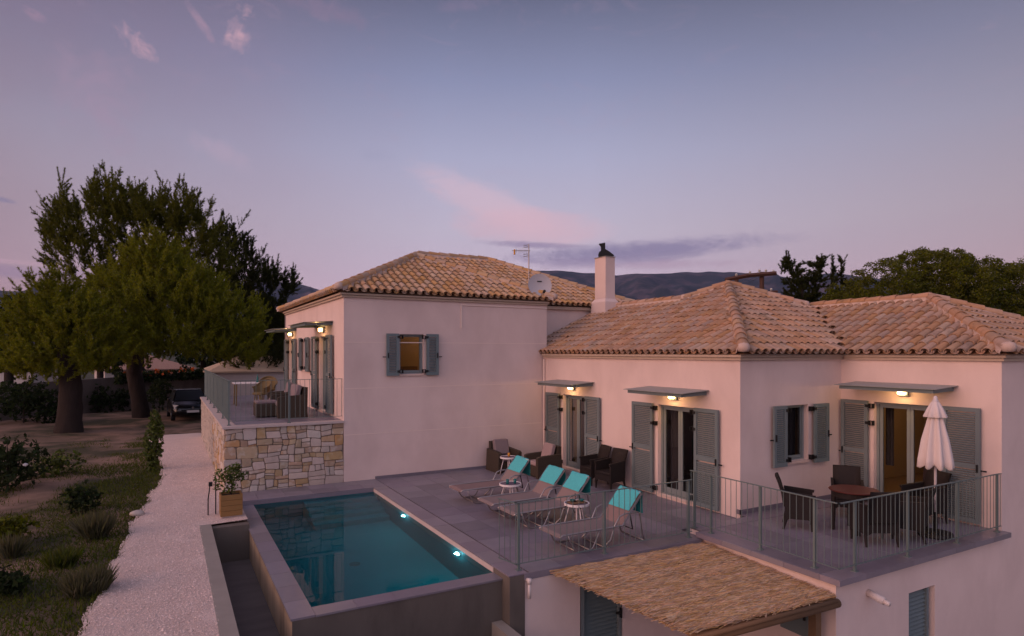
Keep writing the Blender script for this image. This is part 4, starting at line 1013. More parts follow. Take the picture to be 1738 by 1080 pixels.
# ================================================================== FURNITURE
def lounger(loc, label):
    t = thing('sun_lounger', loc, label, 'sun lounger', 'sun loungers facing the pool')
    fl, bl, an, z = 1.28, .66, R(50), .33; hw = .30
    bx, bz = math.cos(an) * bl, math.sin(an) * bl
    s = MB()
    prof = [(0, z - .03), (.06, z), (.5, z - .012), (fl - .1, z - .006), (fl, z + .005)]
    for (p, q) in zip(prof, prof[1:]): s.add([(p[0], -hw, p[1]), (q[0], -hw, q[1]), (q[0], hw, q[1]), (p[0], hw, p[1]), (p[0], -hw, p[1] - .014), (q[0], -hw, q[1] - .014), (q[0], hw, q[1] - .014), (p[0], hw, p[1] - .014)], [(0, 1, 2, 3), (7, 6, 5, 4), (0, 4, 5, 1), (2, 6, 7, 3), (0, 3, 7, 4)])
    s.build('seat', 'sling', t)
    b = MB(); nx, nz = -math.sin(an) * .016, math.cos(an) * .016
    b.add([(fl, -hw, z), (fl + bx, -hw, z + bz), (fl + bx, hw, z + bz), (fl, hw, z), (fl - nx, -hw, z - nz), (fl + bx - nx, -hw, z + bz - nz), (fl + bx - nx, hw, z + bz - nz), (fl - nx, hw, z - nz)], [(0, 1, 2, 3), (7, 6, 5, 4), (0, 4, 5, 1), (2, 6, 7, 3), (1, 5, 6, 2)])
    b.build('backrest', 'sling', t)
    for sg in (-1, 1):
        y = sg * (hw + .018)
        m = MB(); m.tube([(0, y, z - .03), (.06, y, z - .004), (fl, y, z), (fl + bx, y, z + bz)], .016, 7); m.build('side_rail', 'alu', t, True)
        m = MB(); m.tube([(.16, y, z - .01), (.20, y, .22), (.30, y, .05), (.36, y, .017), (.60, y, .017), (.66, y, .05), (.76, y, .24), (.80, y, z - .01)], .014, 7); m.build('leg', 'alu', t, True)
        m = MB(); m.tube([(.88, y, .017), (1.02, y, .12), (1.10, y, z), (1.20, y + sg * .02, .50), (1.30, y + sg * .03, .535), (1.58, y + sg * .03, .535), (1.64, y + sg * .02, .50), (1.72, y, .12), (1.76, y, .017)], .014, 7); m.build('arm', 'alu', t, True)
    for xx in (.36, .6, .9, 1.75):
        m = MB(); m.tube([(xx, -hw - .018, .017), (xx, hw + .018, .017)], .013, 7); m.build('crossbar', 'alu', t, True)
    m = MB(); m.tube([(fl + bx, -hw, z + bz), (fl + bx, hw, z + bz)], .016, 7); m.build('crossbar', 'alu', t, True)
    m = MB(); m.tube([(fl + bx * .55, -.2, z + bz * .55 - .02), (1.6, -.2, .2), (1.6, .2, .2), (fl + bx * .55, .2, z + bz * .55 - .02)], .011, 6); m.build('prop', 'black_iron', t, True)
    return t
def towel(loc, label, dr, sk):
    fl, bl, an, z = 1.28, .66, R(50), .33; bx, bz = math.cos(an), math.sin(an); nx, nz = -math.sin(an), math.cos(an)
    t = thing('towel', (loc[0] + fl + .4, loc[1], loc[2] + z + .6), label, 'towel', 'towels over the lounger backrests', world_coords=True)
    def sheet(path, hw, name, mat):
        m = MB(); N = 9; pts = []
        for i, (x, zz, ox, oz) in enumerate(path):
            for k in range(N):
                yy = -hw + 2 * hw * k / (N - 1); e = .014 * mnoise.noise(Vector((i * .8 + loc[1] * 3, k * .9, dr))) + .017
                pts.append((loc[0] + x + ox * e, loc[1] + yy + sk * (i - 3) * .004, loc[2] + zz + oz * e))
        m.v = pts; L = len(path)
        for i in range(L - 1):
            for k in range(N - 1): m.f.append((i * N + k, i * N + k + 1, i * N + N + k + 1, i * N + N + k))
        m.build(name, mat, t, True)
    front = [(fl + bx * s, z + bz * s, nx, nz) for s in np.linspace(bl - dr, bl, 6)]
    X, Z = fl + bx * bl, z + bz * bl
    sheet(front + [(X + .01, Z + .012, .3, 1), (X + .03, Z - .01, 1, .2)], .285, 'front_drape', 'towel')
    sheet([(X + .03, Z - .01, 1, .2), (X + .03, Z - .12, 1, 0), (X + .028, Z - .25, 1, 0), (X + .03, Z - .36, 1, 0)], .285, 'back_drape', 'towel_back')
LG = [((5.52, 12.62, 0), 'taupe sling lounger farthest from the railing, nearest the wicker armchairs'), ((5.55, 11.22, 0), 'taupe sling lounger between the two small round tables, farther one'),
      ((5.58, 10.38, 0), 'taupe sling lounger just behind the small table with the bottle'), ((5.55, 8.80, 0), 'taupe sling lounger nearest to the terrace railing')]
TW = ['turquoise towel on the lounger nearest the wicker armchairs', 'turquoise towel on the second lounger from the wicker armchairs', 'turquoise towel on the third lounger from the wicker armchairs', 'turquoise towel on the lounger nearest the railing']
for i, (l, lab) in enumerate(LG):
    lounger(l, lab); towel(l, TW[i], .36 + .02 * (i % 2), (-1) ** i * .4)

def round_table(loc, label, r=.24, h=.46, group='small white round tables'):
    t = thing('side_table', loc, label, 'table', group)
    m = MB(); m.lathe([(r - .005, h - .045), (r, h - .04), (r, h), (r - .012, h), (r - .016, h - .014)], 28); m.build('tabletop', 'white_paint', t, False)
    m = MB(); m.lathe([(r - .02, h - .016), (r - .022, h - .008)], 28); m.build('inlay', 'cloth_purple', t)
    for k in range(3):
        a = 2.1 * k + 2.4; m = MB(); m.tube([(math.cos(a) * r * .55, math.sin(a) * r * .55, h - .045), (math.cos(a) * r * 1.05, math.sin(a) * r * 1.05, 0)], .011, 7); m.build('leg', 'pole_white', t, True)
    m = MB(); m.tube([(0, 0, h - .045), (0, 0, .0)], .016, 8); m.build('pedestal', 'pole_white', t, True)
    return t
def small(name, prof, mat, loc, label, cat, group=None):
    m = MB(); m.lathe(prof, 14); o = m.build(name, mat, None, True); o.location = loc; return tag(o, label, cat, group)
glass_p = [(.022, 0), (.030, .004), (.034, .10), (.031, .10), (.027, .012), (.005, .01)]
round_table((6.52, 11.92, 0), 'white round table between the first two loungers, two teal tumblers on it')
small('tumbler', glass_p, 'glass_teal', (6.44, 11.90, .452), 'teal tumbler on the farther small table, left one', 'tumbler', 'teal tumblers'); small('tumbler', glass_p, 'glass_teal', (6.60, 11.86, .452), 'teal tumbler on the farther small table, right one', 'tumbler', 'teal tumblers')
round_table((6.78, 9.78, 0), 'white round table between the last two loungers, with tray and teal bowls')
m = MB(); m.rbox(-.16, .16, -.11, .11, 0, .022, .006); o = m.build('tray', 'log', None); o.location = (6.78, 9.78, .453); tag(o, 'brown wooden tray on the nearer small table', 'tray')
for dx, s in ((-.08, 'left'), (.09, 'right')): small('bowl', [(.02, 0), (.045, .03), (.05, .045), (.046, .045), (.03, .015)], 'glass_teal', (6.78 + dx, 9.78 - dx * .4, .4755), 'teal bowl at the %s end of the wooden tray' % s, 'bowl', 'teal bowls')
small('candle_stick', [(.03, 0), (.008, .02), (.006, .12), (.012, .15)], 'black_iron', (6.76, 9.80, .4755), 'small dark stick holder in the middle of the wooden tray', 'candle holder')
round_table((8.02, 14.78, 0), 'small white table in front of the armchair by the big blank wall', .22, .5)
small('tumbler', glass_p, 'antenna_orange', (8.05, 14.80, .492), 'amber tumbler on the table by the armchair', 'tumbler')

def wicker_armchair(loc, rz, label, w=.74, cush='cushion', seats=1, mat='wicker_brown'):
    """boxy lounge chair; faces local -y"""
    t = thing('wicker_armchair' if seats == 1 else 'wicker_sofa', loc, label, 'armchair' if seats == 1 else 'sofa', None, rz)
    W = w / 2; D = .36
    m = MB(); m.rbox(-W + .1, W - .1, -D, D - .14, .03, .30, .02); m.build('seat_base', mat, t)
    for s in (-1, 1):
        m = MB(); x0, x1 = sorted((s * W, s * (W - .105)))
        m.prism([(-D - .02, .0), (-D - .03, .54), (-D + .05, .57), (D - .02, .60), (D + .02, 0)], 'x', x0, x1); m.build('armrest', mat, t)
    m = MB(); m.prism([(D - .14, .30), (D - .05, .78), (D + .05, .79), (D + .035, 0), (D - .10, 0)], 'x', -W + .106, W - .106); m.build('backrest', mat, t)
    k = (2 * W - .24) / seats
    for i in range(seats):
        a = -W + .12 + k * i
        m = MB(); m.rbox(a + .01, a + k - .01, -D + .0, D - .16, .305, .42, .03); m.build('seat_cushion', cush, t)
        m = MB(); m.rbox(a + .015, a + k - .015, -.07, .07, -.22, .22, .03); m.build('back_cushion', cush, t, False, (0, .155, .64), (R(-16), 0, 0))
    return t
wicker_armchair((8.22, 15.42, 0), 0, 'brown wicker armchair standing against the big blank pink wall', .72)
wicker_armchair((8.80, 14.25, 0), R(-90), 'brown wicker armchair beside the first glass door', .72, 'cushion_pink')

def dining_chair(loc, rz, label, group):
    """high-backed wicker dining armchair, faces local -y, legs wrapped almost to the floor"""
    t = thing('wicker_chair', loc, label, 'chair', group, rz)
    m = MB(); m.rbox(-.27, .27, -.25, .22, .36, .43, .015); m.build('seat', 'wicker', t)
    m = MB(); V = []; F = []
    prof = [(.20, .40), (.23, .60), (.29, .80), (.34, .93)]
    for (y, z) in prof:
        for x in (-.245, -.12, .12, .245): V.append((x, y + .03 * (1 - (abs(x) / .245) ** 2), z))
    nb = len(V); V += [(x, y + .03, z) for (x, y, z) in V]
    for i in range(3):
        for k in range(3): a = i * 4 + k; F += [(a, a + 1, a + 5, a + 4), (nb + a, nb + a + 4, nb + a + 5, nb + a + 1)]
    for i in range(3):
        for k in (0, 3): a = i * 4 + k; F.append((a, a + 4, nb + a + 4, nb + a))
    for k in range(3): a = 12 + k; F.append((a, a + 1, nb + a + 1, nb + a))
    m.add(V, F); m.build('backrest', 'wicker', t, True)
    for s in (-1, 1):
        x0, x1 = sorted((s * .235, s * .285))
        m = MB(); m.prism([(-.27, .60), (.24, .65), (.24, .69), (-.28, .645)], 'x', x0, x1); m.build('armrest', 'wicker', t)
        m = MB(); m.prism([(-.25, .61), (.235, .655), (.22, .14), (.15, .20), (-.16, .20), (-.25, .14)], 'x', x0 + .006, x1 - .006); m.build('side_panel', 'wicker', t)
        for (y, q) in ((-.225, 0), (.20, .05)):
            m = MB(); m.tube([(s * .255, y, .20), (s * .26, y + q, 0)], [.03, .018], 8); m.build('leg', 'wicker', t)
    for y in (-.25, .20):
        m = MB(); m.prism([(-.235, .36), (.235, .36), (.235, .17), (.15, .22), (-.15, .22), (-.235, .17)], 'y', y, y + .02); m.build('apron', 'wicker', t)
    return t
G1 = 'dark wicker chairs by the pool doors'; G2 = 'dark wicker chairs round the balcony table'
dining_chair((9.42, 12.82, 0), R(-96), 'dark wicker chair between the pool doors, the one nearer the first door', G1)
dining_chair((9.40, 12.14, 0), R(-84), 'dark wicker chair between the pool doors, beside the second door shutter', G1)
dining_chair((10.12, 7.52, .1), R(38), 'dark wicker chair under the small window, seen from its side', G2)
dining_chair((11.62, 7.55, .1), R(-55), 'dark wicker chair behind the round balcony table', G2)
dining_chair((10.40, 6.28, .1), R(150), 'dark wicker chair with its back to the balcony railing corner', G2)
dining_chair((11.22, 6.14, .1), R(200), 'dark wicker chair between the balcony table and the closed parasol', G2)
dining_chair((12.55, 6.62, .1), R(-105), 'dark wicker chair beside the balcony glass door, behind the parasol', G2)
t = thing('balcony_table', (10.78, 6.88, .1), 'round dark red table in the middle of the balcony chairs', 'table')
m = MB(); m.lathe([(.36, .715), (.40, .72), (.41, .735), (.40, .745), (.0, .746)], 36); m.build('tabletop', 'table_red', t)
m = MB(); m.lathe([(.36, .62), (.37, .714), (.30, .714)], 28); m.build('apron', 'wicker', t)
for k in range(4):
    a = .78 + 1.571 * k; m = MB(); m.tube([(math.cos(a) * .32, math.sin(a) * .32, .66), (math.cos(a) * .34, math.sin(a) * .34, 0)], .035, 8); m.build('leg', 'wicker', t)

# closed parasol
t = thing('closed_parasol', (11.72, 6.0, .1), 'folded cream parasol on a black round base on the balcony', 'parasol')
m = MB(); m.lathe([(.26, 0), (.27, .02), (.26, .07), (.10, .085), (.035, .09)], 28); m.build('base', 'black_iron', t)
m = MB(); m.lathe([(.032, .086), (.032, .42)], 12); m.build('base_tube', 'black_iron', t)
m = MB(); m.tube([(0, 0, .40), (0, 0, 2.38)], .021, 10); m.build('pole', 'pole_white', t, True)
def folds(prof, n, amp, ph):
    V = []; F = []
    for (r, z) in prof:
        for k in range(n):
            a = 2 * math.pi * k / n; q = 1 + amp * min(1, r / .15) * math.cos(8 * a + ph) + .06 * mnoise.noise(Vector((math.cos(a) * 2, math.sin(a) * 2, z * 3))); V.append((r * q * math.cos(a), r * q * math.sin(a), z - .05 * (r / .25) * math.cos(8 * a + ph) * (1 if z < 1.45 else 0)))
    for i in range(len(prof) - 1):
        for k in range(n): j = (k + 1) % n; F.append((i * n + k, i * n + j, i * n + n + j, i * n + n + k))
    return V, F
m = MB(); m.add(*folds([(.20, 1.21), (.235, 1.24), (.22, 1.38), (.175, 1.68), (.125, 1.95), (.085, 2.16), (.03, 2.30)], 64, .24, 0)); m.build('canopy', 'canvas', t, True)
m = MB(); m.add(*folds([(.165, 2.07), (.17, 2.08), (.115, 2.22), (.06, 2.33), (.03, 2.36)], 64, .13, .4)); m.build('vent_flap', 'canvas', t, True)
m = MB(); m.lathe([(.045, 2.34), (.05, 2.36), (.03, 2.385), (.034, 2.41), (.015, 2.44)], 14); m.build('finial', 'pole_white', t, True)

# furniture on the stone terrace
Z2 = 1.566
wicker_armchair((2.88, 17.75, Z2), R(-86), 'brown wicker armchair with cushions behind the railing on the stone terrace', .95, 'cushion', 1)
wicker_armchair((2.95, 19.2, Z2), R(-92), 'brown wicker armchair farther along the stone terrace', .8, 'cushion')
m = MB(); m.rbox(-.28, .28, -.28, .28, .02, .36, .02); o = m.build('footstool', 'wicker_brown'); o.location = (2.32, 17.95, Z2); tag(o, 'low square wicker footstool in front of the terrace armchair', 'footstool')
m = MB(); m.rbox(-.26, .26, -.26, .26, 0, .08, .02); o = m.build('seat_pad', 'cushion'); o.location = (2.32, 17.95, Z2 + .362); tag(o, 'thin grey pad lying on the wicker footstool', 'cushion')
def rattan_chair(loc, rz, label):
    t = thing('rattan_chair', loc, label, 'chair', 'rattan chairs on the stone terrace', rz)
    m = MB(); m.lathe([(.22, .38), (.26, .40), (.26, .45), (.20, .47)], 18); m.build('seat', 'rattan', t)
    V = []; F = []; n = 16
    for (z, r) in ((.42, .25), (.60, .29), (.80, .32)):
        for k in range(n + 1):
            a = math.pi * (-.12 + 1.24 * k / n); h = z if z < .7 else .62 + .26 * max(0, math.sin(a)) ; V.append((r * math.cos(a), r * math.sin(a) * .95, h))
    for i in range(2):
        for k in range(n): a = i * (n + 1) + k; F.append((a, a + 1, a + n + 2, a + n + 1))
    m = MB(); m.add(V, F); m.build('curved_back', 'rattan', t, True)
    m = MB(); m.tube([V[2 * (n + 1) + k] for k in range(n + 1)], .02, 6); m.build('rim', 'rattan', t, True)
    for k in range(4): a = .78 + 1.571 * k; m = MB(); m.tube([(.18 * math.cos(a), .18 * math.sin(a), .4), (.23 * math.cos(a), .23 * math.sin(a), 0)], .018, 6); m.build('leg', 'rattan', t, True)
    return t
rattan_chair((2.62, 21.3, Z2), R(-60), 'tub-shaped rattan chair beside the white table on the stone terrace'); rattan_chair((3.05, 23.2, Z2), R(-20), 'tub-shaped rattan chair farthest back on the stone terrace')
t = thing('white_table', (2.30, 22.3, Z2), 'small square white table among the rattan chairs', 'table')
m = MB(); m.rbox(-.42, .42, -.42, .42, .70, .735, .008); m.build('tabletop', 'white_paint', t)
for (x, y) in ((-.34, -.34), (.34, -.34), (.34, .34), (-.34, .34)): m = MB(); m.tube([(x, y, .70), (x * 1.05, y * 1.05, 0)], .022, 7); m.build('leg', 'rattan', t)
small('bottle', [(.035, 0), (.037, .02), (.037, .16), (.012, .22), (.012, .28)], 'glass_teal', (2.62, 22.25, Z2 + .736), 'dark bottle standing on the white table', 'bottle')

# ================================================================== ROOF FITTINGS
t = thing('satellite_dish', (9.86, 16.45, 5.0), 'round grey satellite dish on the tile roof of the upper house', 'satellite dish', world_coords=True)
DM = Matrix.Translation((9.82, 16.12, 5.30)) @ Vector((-.35, -.92, .22)).to_track_quat('Z', 'Y').to_matrix().to_4x4()
V = []; F = []; n = 28
for j in range(7):
    for k in range(n): r_ = .36 * j / 6; a = 2 * math.pi * k / n; V.append((r_ * math.cos(a), r_ * math.sin(a), .55 * r_ * r_))
for j in range(6):
    for k in range(n): q = (k + 1) % n; F.append((j * n + k, j * n + q, j * n + n + q, j * n + n + k))
m = MB(); m.add(V, F); m.add([(v[0] * 1.0, v[1], v[2] - .012) for v in V], [f[::-1] for f in F]); xf(m, DM).build('reflector', 'dish', t, True)
m = MB(); m.tube([(.0, -.35, .06), (.05, -.32, .42)], .012, 6); xf(m, DM).build('feed_arm', 'dish', t)
m = MB(); m.tube([(.05, -.32, .36), (.05, -.32, .48)], .04, 10); xf(m, DM).build('receiver', 'black_iron', t, True)
m = MB(); m.tube([(0, 0, -.01), (0, 0, -.2)], .025, 8); xf(m, DM); m.tube([tuple(DM @ Vector((0, 0, -.2))), (9.90, 16.38, 4.86)], .025, 8); m.build('mount', 'alu', t)
m = MB(); m.box(-.07, .07, .115, .145, .018, .026); xf(m, DM).build('badge', 'black_iron', t)
t = thing('tv_antenna', (9.74, 16.6, 5.2), 'thin mast with a small orange and grey aerial beside the dish', 'antenna', world_coords=True)
m = MB(); m.tube([(9.74, 16.62, 5.0), (9.74, 16.62, 6.62)], .018, 8); m.build('mast', 'alu', t)
def an(s, z, dep=0): return (9.74 + s * RX + dep * FX, 16.62 + s * RY + dep * FY, z)
m = MB(); m.tube([an(-.52, 6.42), an(.05, 6.42)], .010, 6); m.build('boom', 'alu', t)
m = MB(); m.tube([an(-.44, 6.30), an(-.44, 6.46)], .028, 8); m.build('amplifier', 'antenna_orange', t)
for s in (-.38, -.3, -.24, -.18, -.12, -.06): m = MB(); m.tube([an(s, 6.42, -.12), an(s, 6.42, .12)], .006, 5); m.tube([an(s, 6.36), an(s, 6.48)], .006, 5); m.build('element', 'alu', t)
m = MB()
for z in (6.24, 6.31, 6.52, 6.58): m.tube([an(-.17, z, .1), an(-.02, z + .02, -.1)], .006, 5); m.tube([an(-.16, z, -.1), an(-.02, z, .1)], .006, 5)
m.build('reflector_rods', 'alu', t)

# ================================================================== VEGETATION
def unit(a): return a / np.maximum(np.linalg.norm(a, axis=-1, keepdims=True), 1e-9)
def from_px(px, py, d):
    s = (px - 869) / FOC * d
    return np.array([d * FX + s * RX, d * FY + s * RY, CAMZ + (YH - py) * d / FOC])
def shoots(cent, dirs, lens, needles, nlen, nwid):
    """bottle-brush twigs: needle triangles round each shoot axis"""
    n = len(cent)
    t = rng.random((n, needles)) ** .85
    pos = cent[:, None] + dirs[:, None] * (t * lens[:, None])[..., None]
    side = rng.normal(size=(n, needles, 3)); side -= dirs[:, None] * (side * dirs[:, None]).sum(-1, keepdims=True); side = unit(side)
    nd = unit(dirs[:, None] * rng.uniform(.5, 1.0, (n, needles, 1)) + side * rng.uniform(.5, .9, (n, needles, 1)))
    L = nlen * rng.uniform(.6, 1.2, (n, needles, 1)) * (1.15 - .45 * t[..., None])
    w = unit(np.cross(nd, rng.normal(size=(n, needles, 3)))) * nwid
    V = np.stack([pos - w, pos + w, pos + nd * L], 2).reshape(-1, 3)
    return V, np.arange(len(V)).reshape(-1, 3)
def sample_lobe(c, r, n, lo=.45):
    u = unit(rng.normal(size=(n, 3))); rad = (lo + (1 - lo) * rng.random(n) ** .6)
    return np.array(c) + u * np.array(r) * rad[:, None], u
def trunk_mesh(path, radii, n=14, bump=.12):
    P, Q = [], []                                    # refine the path so the bark can be rough
    for i in range(len(path) - 1):
        for k in range(8): f = k / 8; P.append(Vector(path[i]).lerp(Vector(path[i + 1]), f)); Q.append(radii[i] * (1 - f) + radii[i + 1] * f)
    P.append(Vector(path[-1])); Q.append(radii[-1])
    m = MB(); m.tube(P, Q, n * 2)
    out = []
    for i, p in enumerate(m.v):
        v = Vector(p); c = P[i // (n * 2)]; k = bump * .8 * mnoise.noise(Vector((v.x * 3, v.y * 3, v.z * 1.2))) + bump * 1.1 * abs(mnoise.noise(Vector((v.x * 9, v.y * 9, v.z * 2.2)))); out.append(tuple(c + (v - c) * (1 + k)))
    m.v = out; return m
def pine(name, label, base, trunk, radii, lobes, mat, per=1.0, limbs=True, spire=.5, group='pine trees by the boundary wall', nl=.20, nw=.017, needles=22, leaders=(), plume=1.0):
    t = thing(name, base, label, 'tree', group, world_coords=True)
    tk = trunk_mesh(trunk, radii).build('trunk', 'bark', t, True)
    if limbs:
        for (c, r, n) in lobes:
            if n <= 180: continue
            c = Vector(c); i = min(range(len(trunk)), key=lambda q: abs(trunk[q][2] - (c.z - r[2] * .8)) + (0 if trunk[q][2] < c.z else 2)); a = Vector(trunk[max(1, i)])
            mid = a.lerp(c, .5) + Vector((random.uniform(-.3, .3), random.uniform(-.3, .3), -.15)); q = radii[max(1, i)] * .42
            m = MB(); m.tube([a, mid, c, c + Vector((0, 0, r[2] * .5))], [q, q * .7, q * .35, q * .12], 7); m.build('limb', 'bark', t, True)
    VS, TS, off = [], [], 0
    up = np.array([0, 0, 1.0])
    def plumes(C, A, PL, cnt):
        nonlocal off
        V, T = shoots(C, A, PL, cnt, nl, nw); VS.append(V); TS.append(T + off); off += len(V)
        K = len(C); q = 5; f = rng.uniform(.05, .7, (K, q)); side = rng.normal(size=(K, q, 3)); side -= A[:, None] * (side * A[:, None]).sum(-1, keepdims=True); side = unit(side)
        cc = (C[:, None] + A[:, None] * (f * PL[:, None])[..., None]).reshape(-1, 3); dd = unit(A[:, None] * .8 + side * .75 + up * .2).reshape(-1, 3)
        V, T = shoots(cc, dd, (PL[:, None] * rng.uniform(.28, .5, (K, q)) * (1.1 - f)).ravel(), cnt // 3, nl * .9, nw); VS.append(V); TS.append(T + off); off += len(V)
    for (c, r, n) in lobes:                          # feathery plumes: long shoots clothed in needles, sweeping outward and up
        K = max(3, int(n * per / 7)); C, u = sample_lobe(c, r, K, .35)
        A = unit(u * np.array([.75, .75, .35]) + up * (spire * .8 + .1) + rng.normal(size=(K, 3)) * .2)
        plumes(C - A * .3, A, rng.uniform(.6, 1.15, K) * plume, needles * 3)
    for (px, py, d, h) in leaders:                  # upright leading shoots on the skyline
        tip = from_px(px, py, d); h *= 1.15; K = 4; C = tip + np.stack([rng.normal(size=K) * .07 * h, rng.normal(size=K) * .07 * h, -h * rng.uniform(.8, 1.3, K)], 1)
        A = unit(tip - C + rng.normal(size=(K, 3)) * .06 * h); plumes(C, A, np.full(K, h) * rng.uniform(.7, 1.0, K), int(needles * 3.2 * h))
    obj_of('crown', fast_mesh('crown', np.concatenate(VS), np.concatenate(TS), mat), t)
    return t
def leafy(name, label, base, trunk, radii, lobes, mat, leaf=.09, lo=.55, group=None, cat='tree', upright=.0, clump=45):
    t = thing(name, base, label, cat, group, world_coords=True)
    trunk_mesh(trunk, radii, 9).build('trunk' if cat == 'tree' else 'stem', 'bark', t, True)
    VS = []
    for (c, r, n) in lobes:
        K = max(4, n // clump); Cc, uu = sample_lobe(c, r, K, lo); pick = rng.integers(0, K, n); u = unit(uu[pick] * .5 + rng.normal(size=(n, 3)) * .6)
        C = Cc[pick] + u * np.array(r) * .20 * rng.random((n, 1)) ** .5
        nm = unit(u * .8 + rng.normal(size=(n, 3)) * .7 + np.array([0, 0, .35])); ax = unit(np.cross(nm, rng.normal(size=(n, 3)))); ax = unit(ax + np.array([0, 0, upright])); bx = unit(np.cross(nm, ax))
        s = leaf * rng.uniform(.6, 1.35, (n, 1))
        VS.append(np.stack([C - ax * s, C + bx * s * .45, C + ax * s, C - bx * s * .45], 1))
    V = np.concatenate(VS); k = len(V); T = (np.array([(0, 1, 2), (0, 2, 3)])[None] + 4 * np.arange(k)[:, None, None]).reshape(-1, 3)
    obj_of('crown' if cat == 'tree' else 'foliage', fast_mesh('foliage', V.reshape(-1, 3), T, mat), t)
    return t
def lobe(px, py, d, rx, rz, n, ry=None):
    return (tuple(from_px(px, py, d)), (rx, ry or rx, rz), n)

# large dark pine at the back
b = from_px(240, 600, 37.0); b[2] = 0
pine('pine_tree', 'tallest dark pine on the left skyline, its crown above the olive-green ones', tuple(b), [(b[0] + .15, b[1], -.2), (b[0], b[1], .8), (b[0] - .15, b[1], 2.2), (b[0] - .1, b[1], 4.0), (b[0] + .1, b[1], 6.5), (b[0] + .2, b[1], 9.5)], [.40, .34, .30, .26, .16, .05],
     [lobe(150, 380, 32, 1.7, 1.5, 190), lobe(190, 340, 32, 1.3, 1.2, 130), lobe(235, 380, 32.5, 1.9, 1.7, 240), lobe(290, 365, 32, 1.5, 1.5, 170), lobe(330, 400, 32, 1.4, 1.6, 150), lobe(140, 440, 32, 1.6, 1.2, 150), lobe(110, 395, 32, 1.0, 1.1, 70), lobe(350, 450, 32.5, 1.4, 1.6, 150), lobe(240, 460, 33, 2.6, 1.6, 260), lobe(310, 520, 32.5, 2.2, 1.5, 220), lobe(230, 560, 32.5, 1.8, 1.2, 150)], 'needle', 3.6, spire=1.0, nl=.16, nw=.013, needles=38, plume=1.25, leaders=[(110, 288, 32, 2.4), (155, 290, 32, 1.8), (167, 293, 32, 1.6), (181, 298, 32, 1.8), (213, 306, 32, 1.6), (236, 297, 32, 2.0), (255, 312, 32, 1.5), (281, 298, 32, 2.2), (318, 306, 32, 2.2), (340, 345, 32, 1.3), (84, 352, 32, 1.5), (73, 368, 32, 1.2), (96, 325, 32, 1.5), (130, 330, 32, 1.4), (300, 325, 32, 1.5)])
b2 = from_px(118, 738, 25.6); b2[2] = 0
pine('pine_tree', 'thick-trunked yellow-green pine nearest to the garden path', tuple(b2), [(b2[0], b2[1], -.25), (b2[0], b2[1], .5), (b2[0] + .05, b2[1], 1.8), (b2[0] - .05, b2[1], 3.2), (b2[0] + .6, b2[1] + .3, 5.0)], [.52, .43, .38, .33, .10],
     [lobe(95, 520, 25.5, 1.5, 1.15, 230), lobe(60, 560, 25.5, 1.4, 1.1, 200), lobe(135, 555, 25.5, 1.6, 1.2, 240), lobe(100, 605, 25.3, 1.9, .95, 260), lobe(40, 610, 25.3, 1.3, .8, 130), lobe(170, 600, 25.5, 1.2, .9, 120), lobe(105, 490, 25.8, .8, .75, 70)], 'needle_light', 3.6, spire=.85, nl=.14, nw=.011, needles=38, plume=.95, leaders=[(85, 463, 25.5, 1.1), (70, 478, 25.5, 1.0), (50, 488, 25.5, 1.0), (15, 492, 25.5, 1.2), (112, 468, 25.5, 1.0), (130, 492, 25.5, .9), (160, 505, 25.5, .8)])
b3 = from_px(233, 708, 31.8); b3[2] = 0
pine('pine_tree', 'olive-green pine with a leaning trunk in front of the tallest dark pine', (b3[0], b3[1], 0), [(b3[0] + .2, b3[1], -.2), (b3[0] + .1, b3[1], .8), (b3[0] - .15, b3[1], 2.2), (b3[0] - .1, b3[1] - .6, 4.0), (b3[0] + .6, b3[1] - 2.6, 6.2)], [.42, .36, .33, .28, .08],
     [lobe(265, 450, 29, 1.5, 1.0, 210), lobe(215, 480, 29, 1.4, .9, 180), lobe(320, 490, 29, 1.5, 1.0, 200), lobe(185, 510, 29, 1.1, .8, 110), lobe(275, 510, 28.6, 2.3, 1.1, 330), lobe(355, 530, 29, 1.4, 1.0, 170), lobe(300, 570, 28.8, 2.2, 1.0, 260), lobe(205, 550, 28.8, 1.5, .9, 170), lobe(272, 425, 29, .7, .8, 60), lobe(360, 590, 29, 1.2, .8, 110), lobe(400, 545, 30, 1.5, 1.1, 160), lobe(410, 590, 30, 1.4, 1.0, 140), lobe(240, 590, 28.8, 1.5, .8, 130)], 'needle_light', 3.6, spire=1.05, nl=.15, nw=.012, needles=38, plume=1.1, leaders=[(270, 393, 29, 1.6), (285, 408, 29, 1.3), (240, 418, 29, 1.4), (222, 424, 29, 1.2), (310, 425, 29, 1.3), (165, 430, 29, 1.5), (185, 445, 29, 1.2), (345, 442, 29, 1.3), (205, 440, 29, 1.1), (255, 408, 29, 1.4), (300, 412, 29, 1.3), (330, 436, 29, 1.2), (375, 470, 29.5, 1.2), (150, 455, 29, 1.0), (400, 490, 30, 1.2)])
b4 = from_px(430, 690, 41); b4[2] = -.3
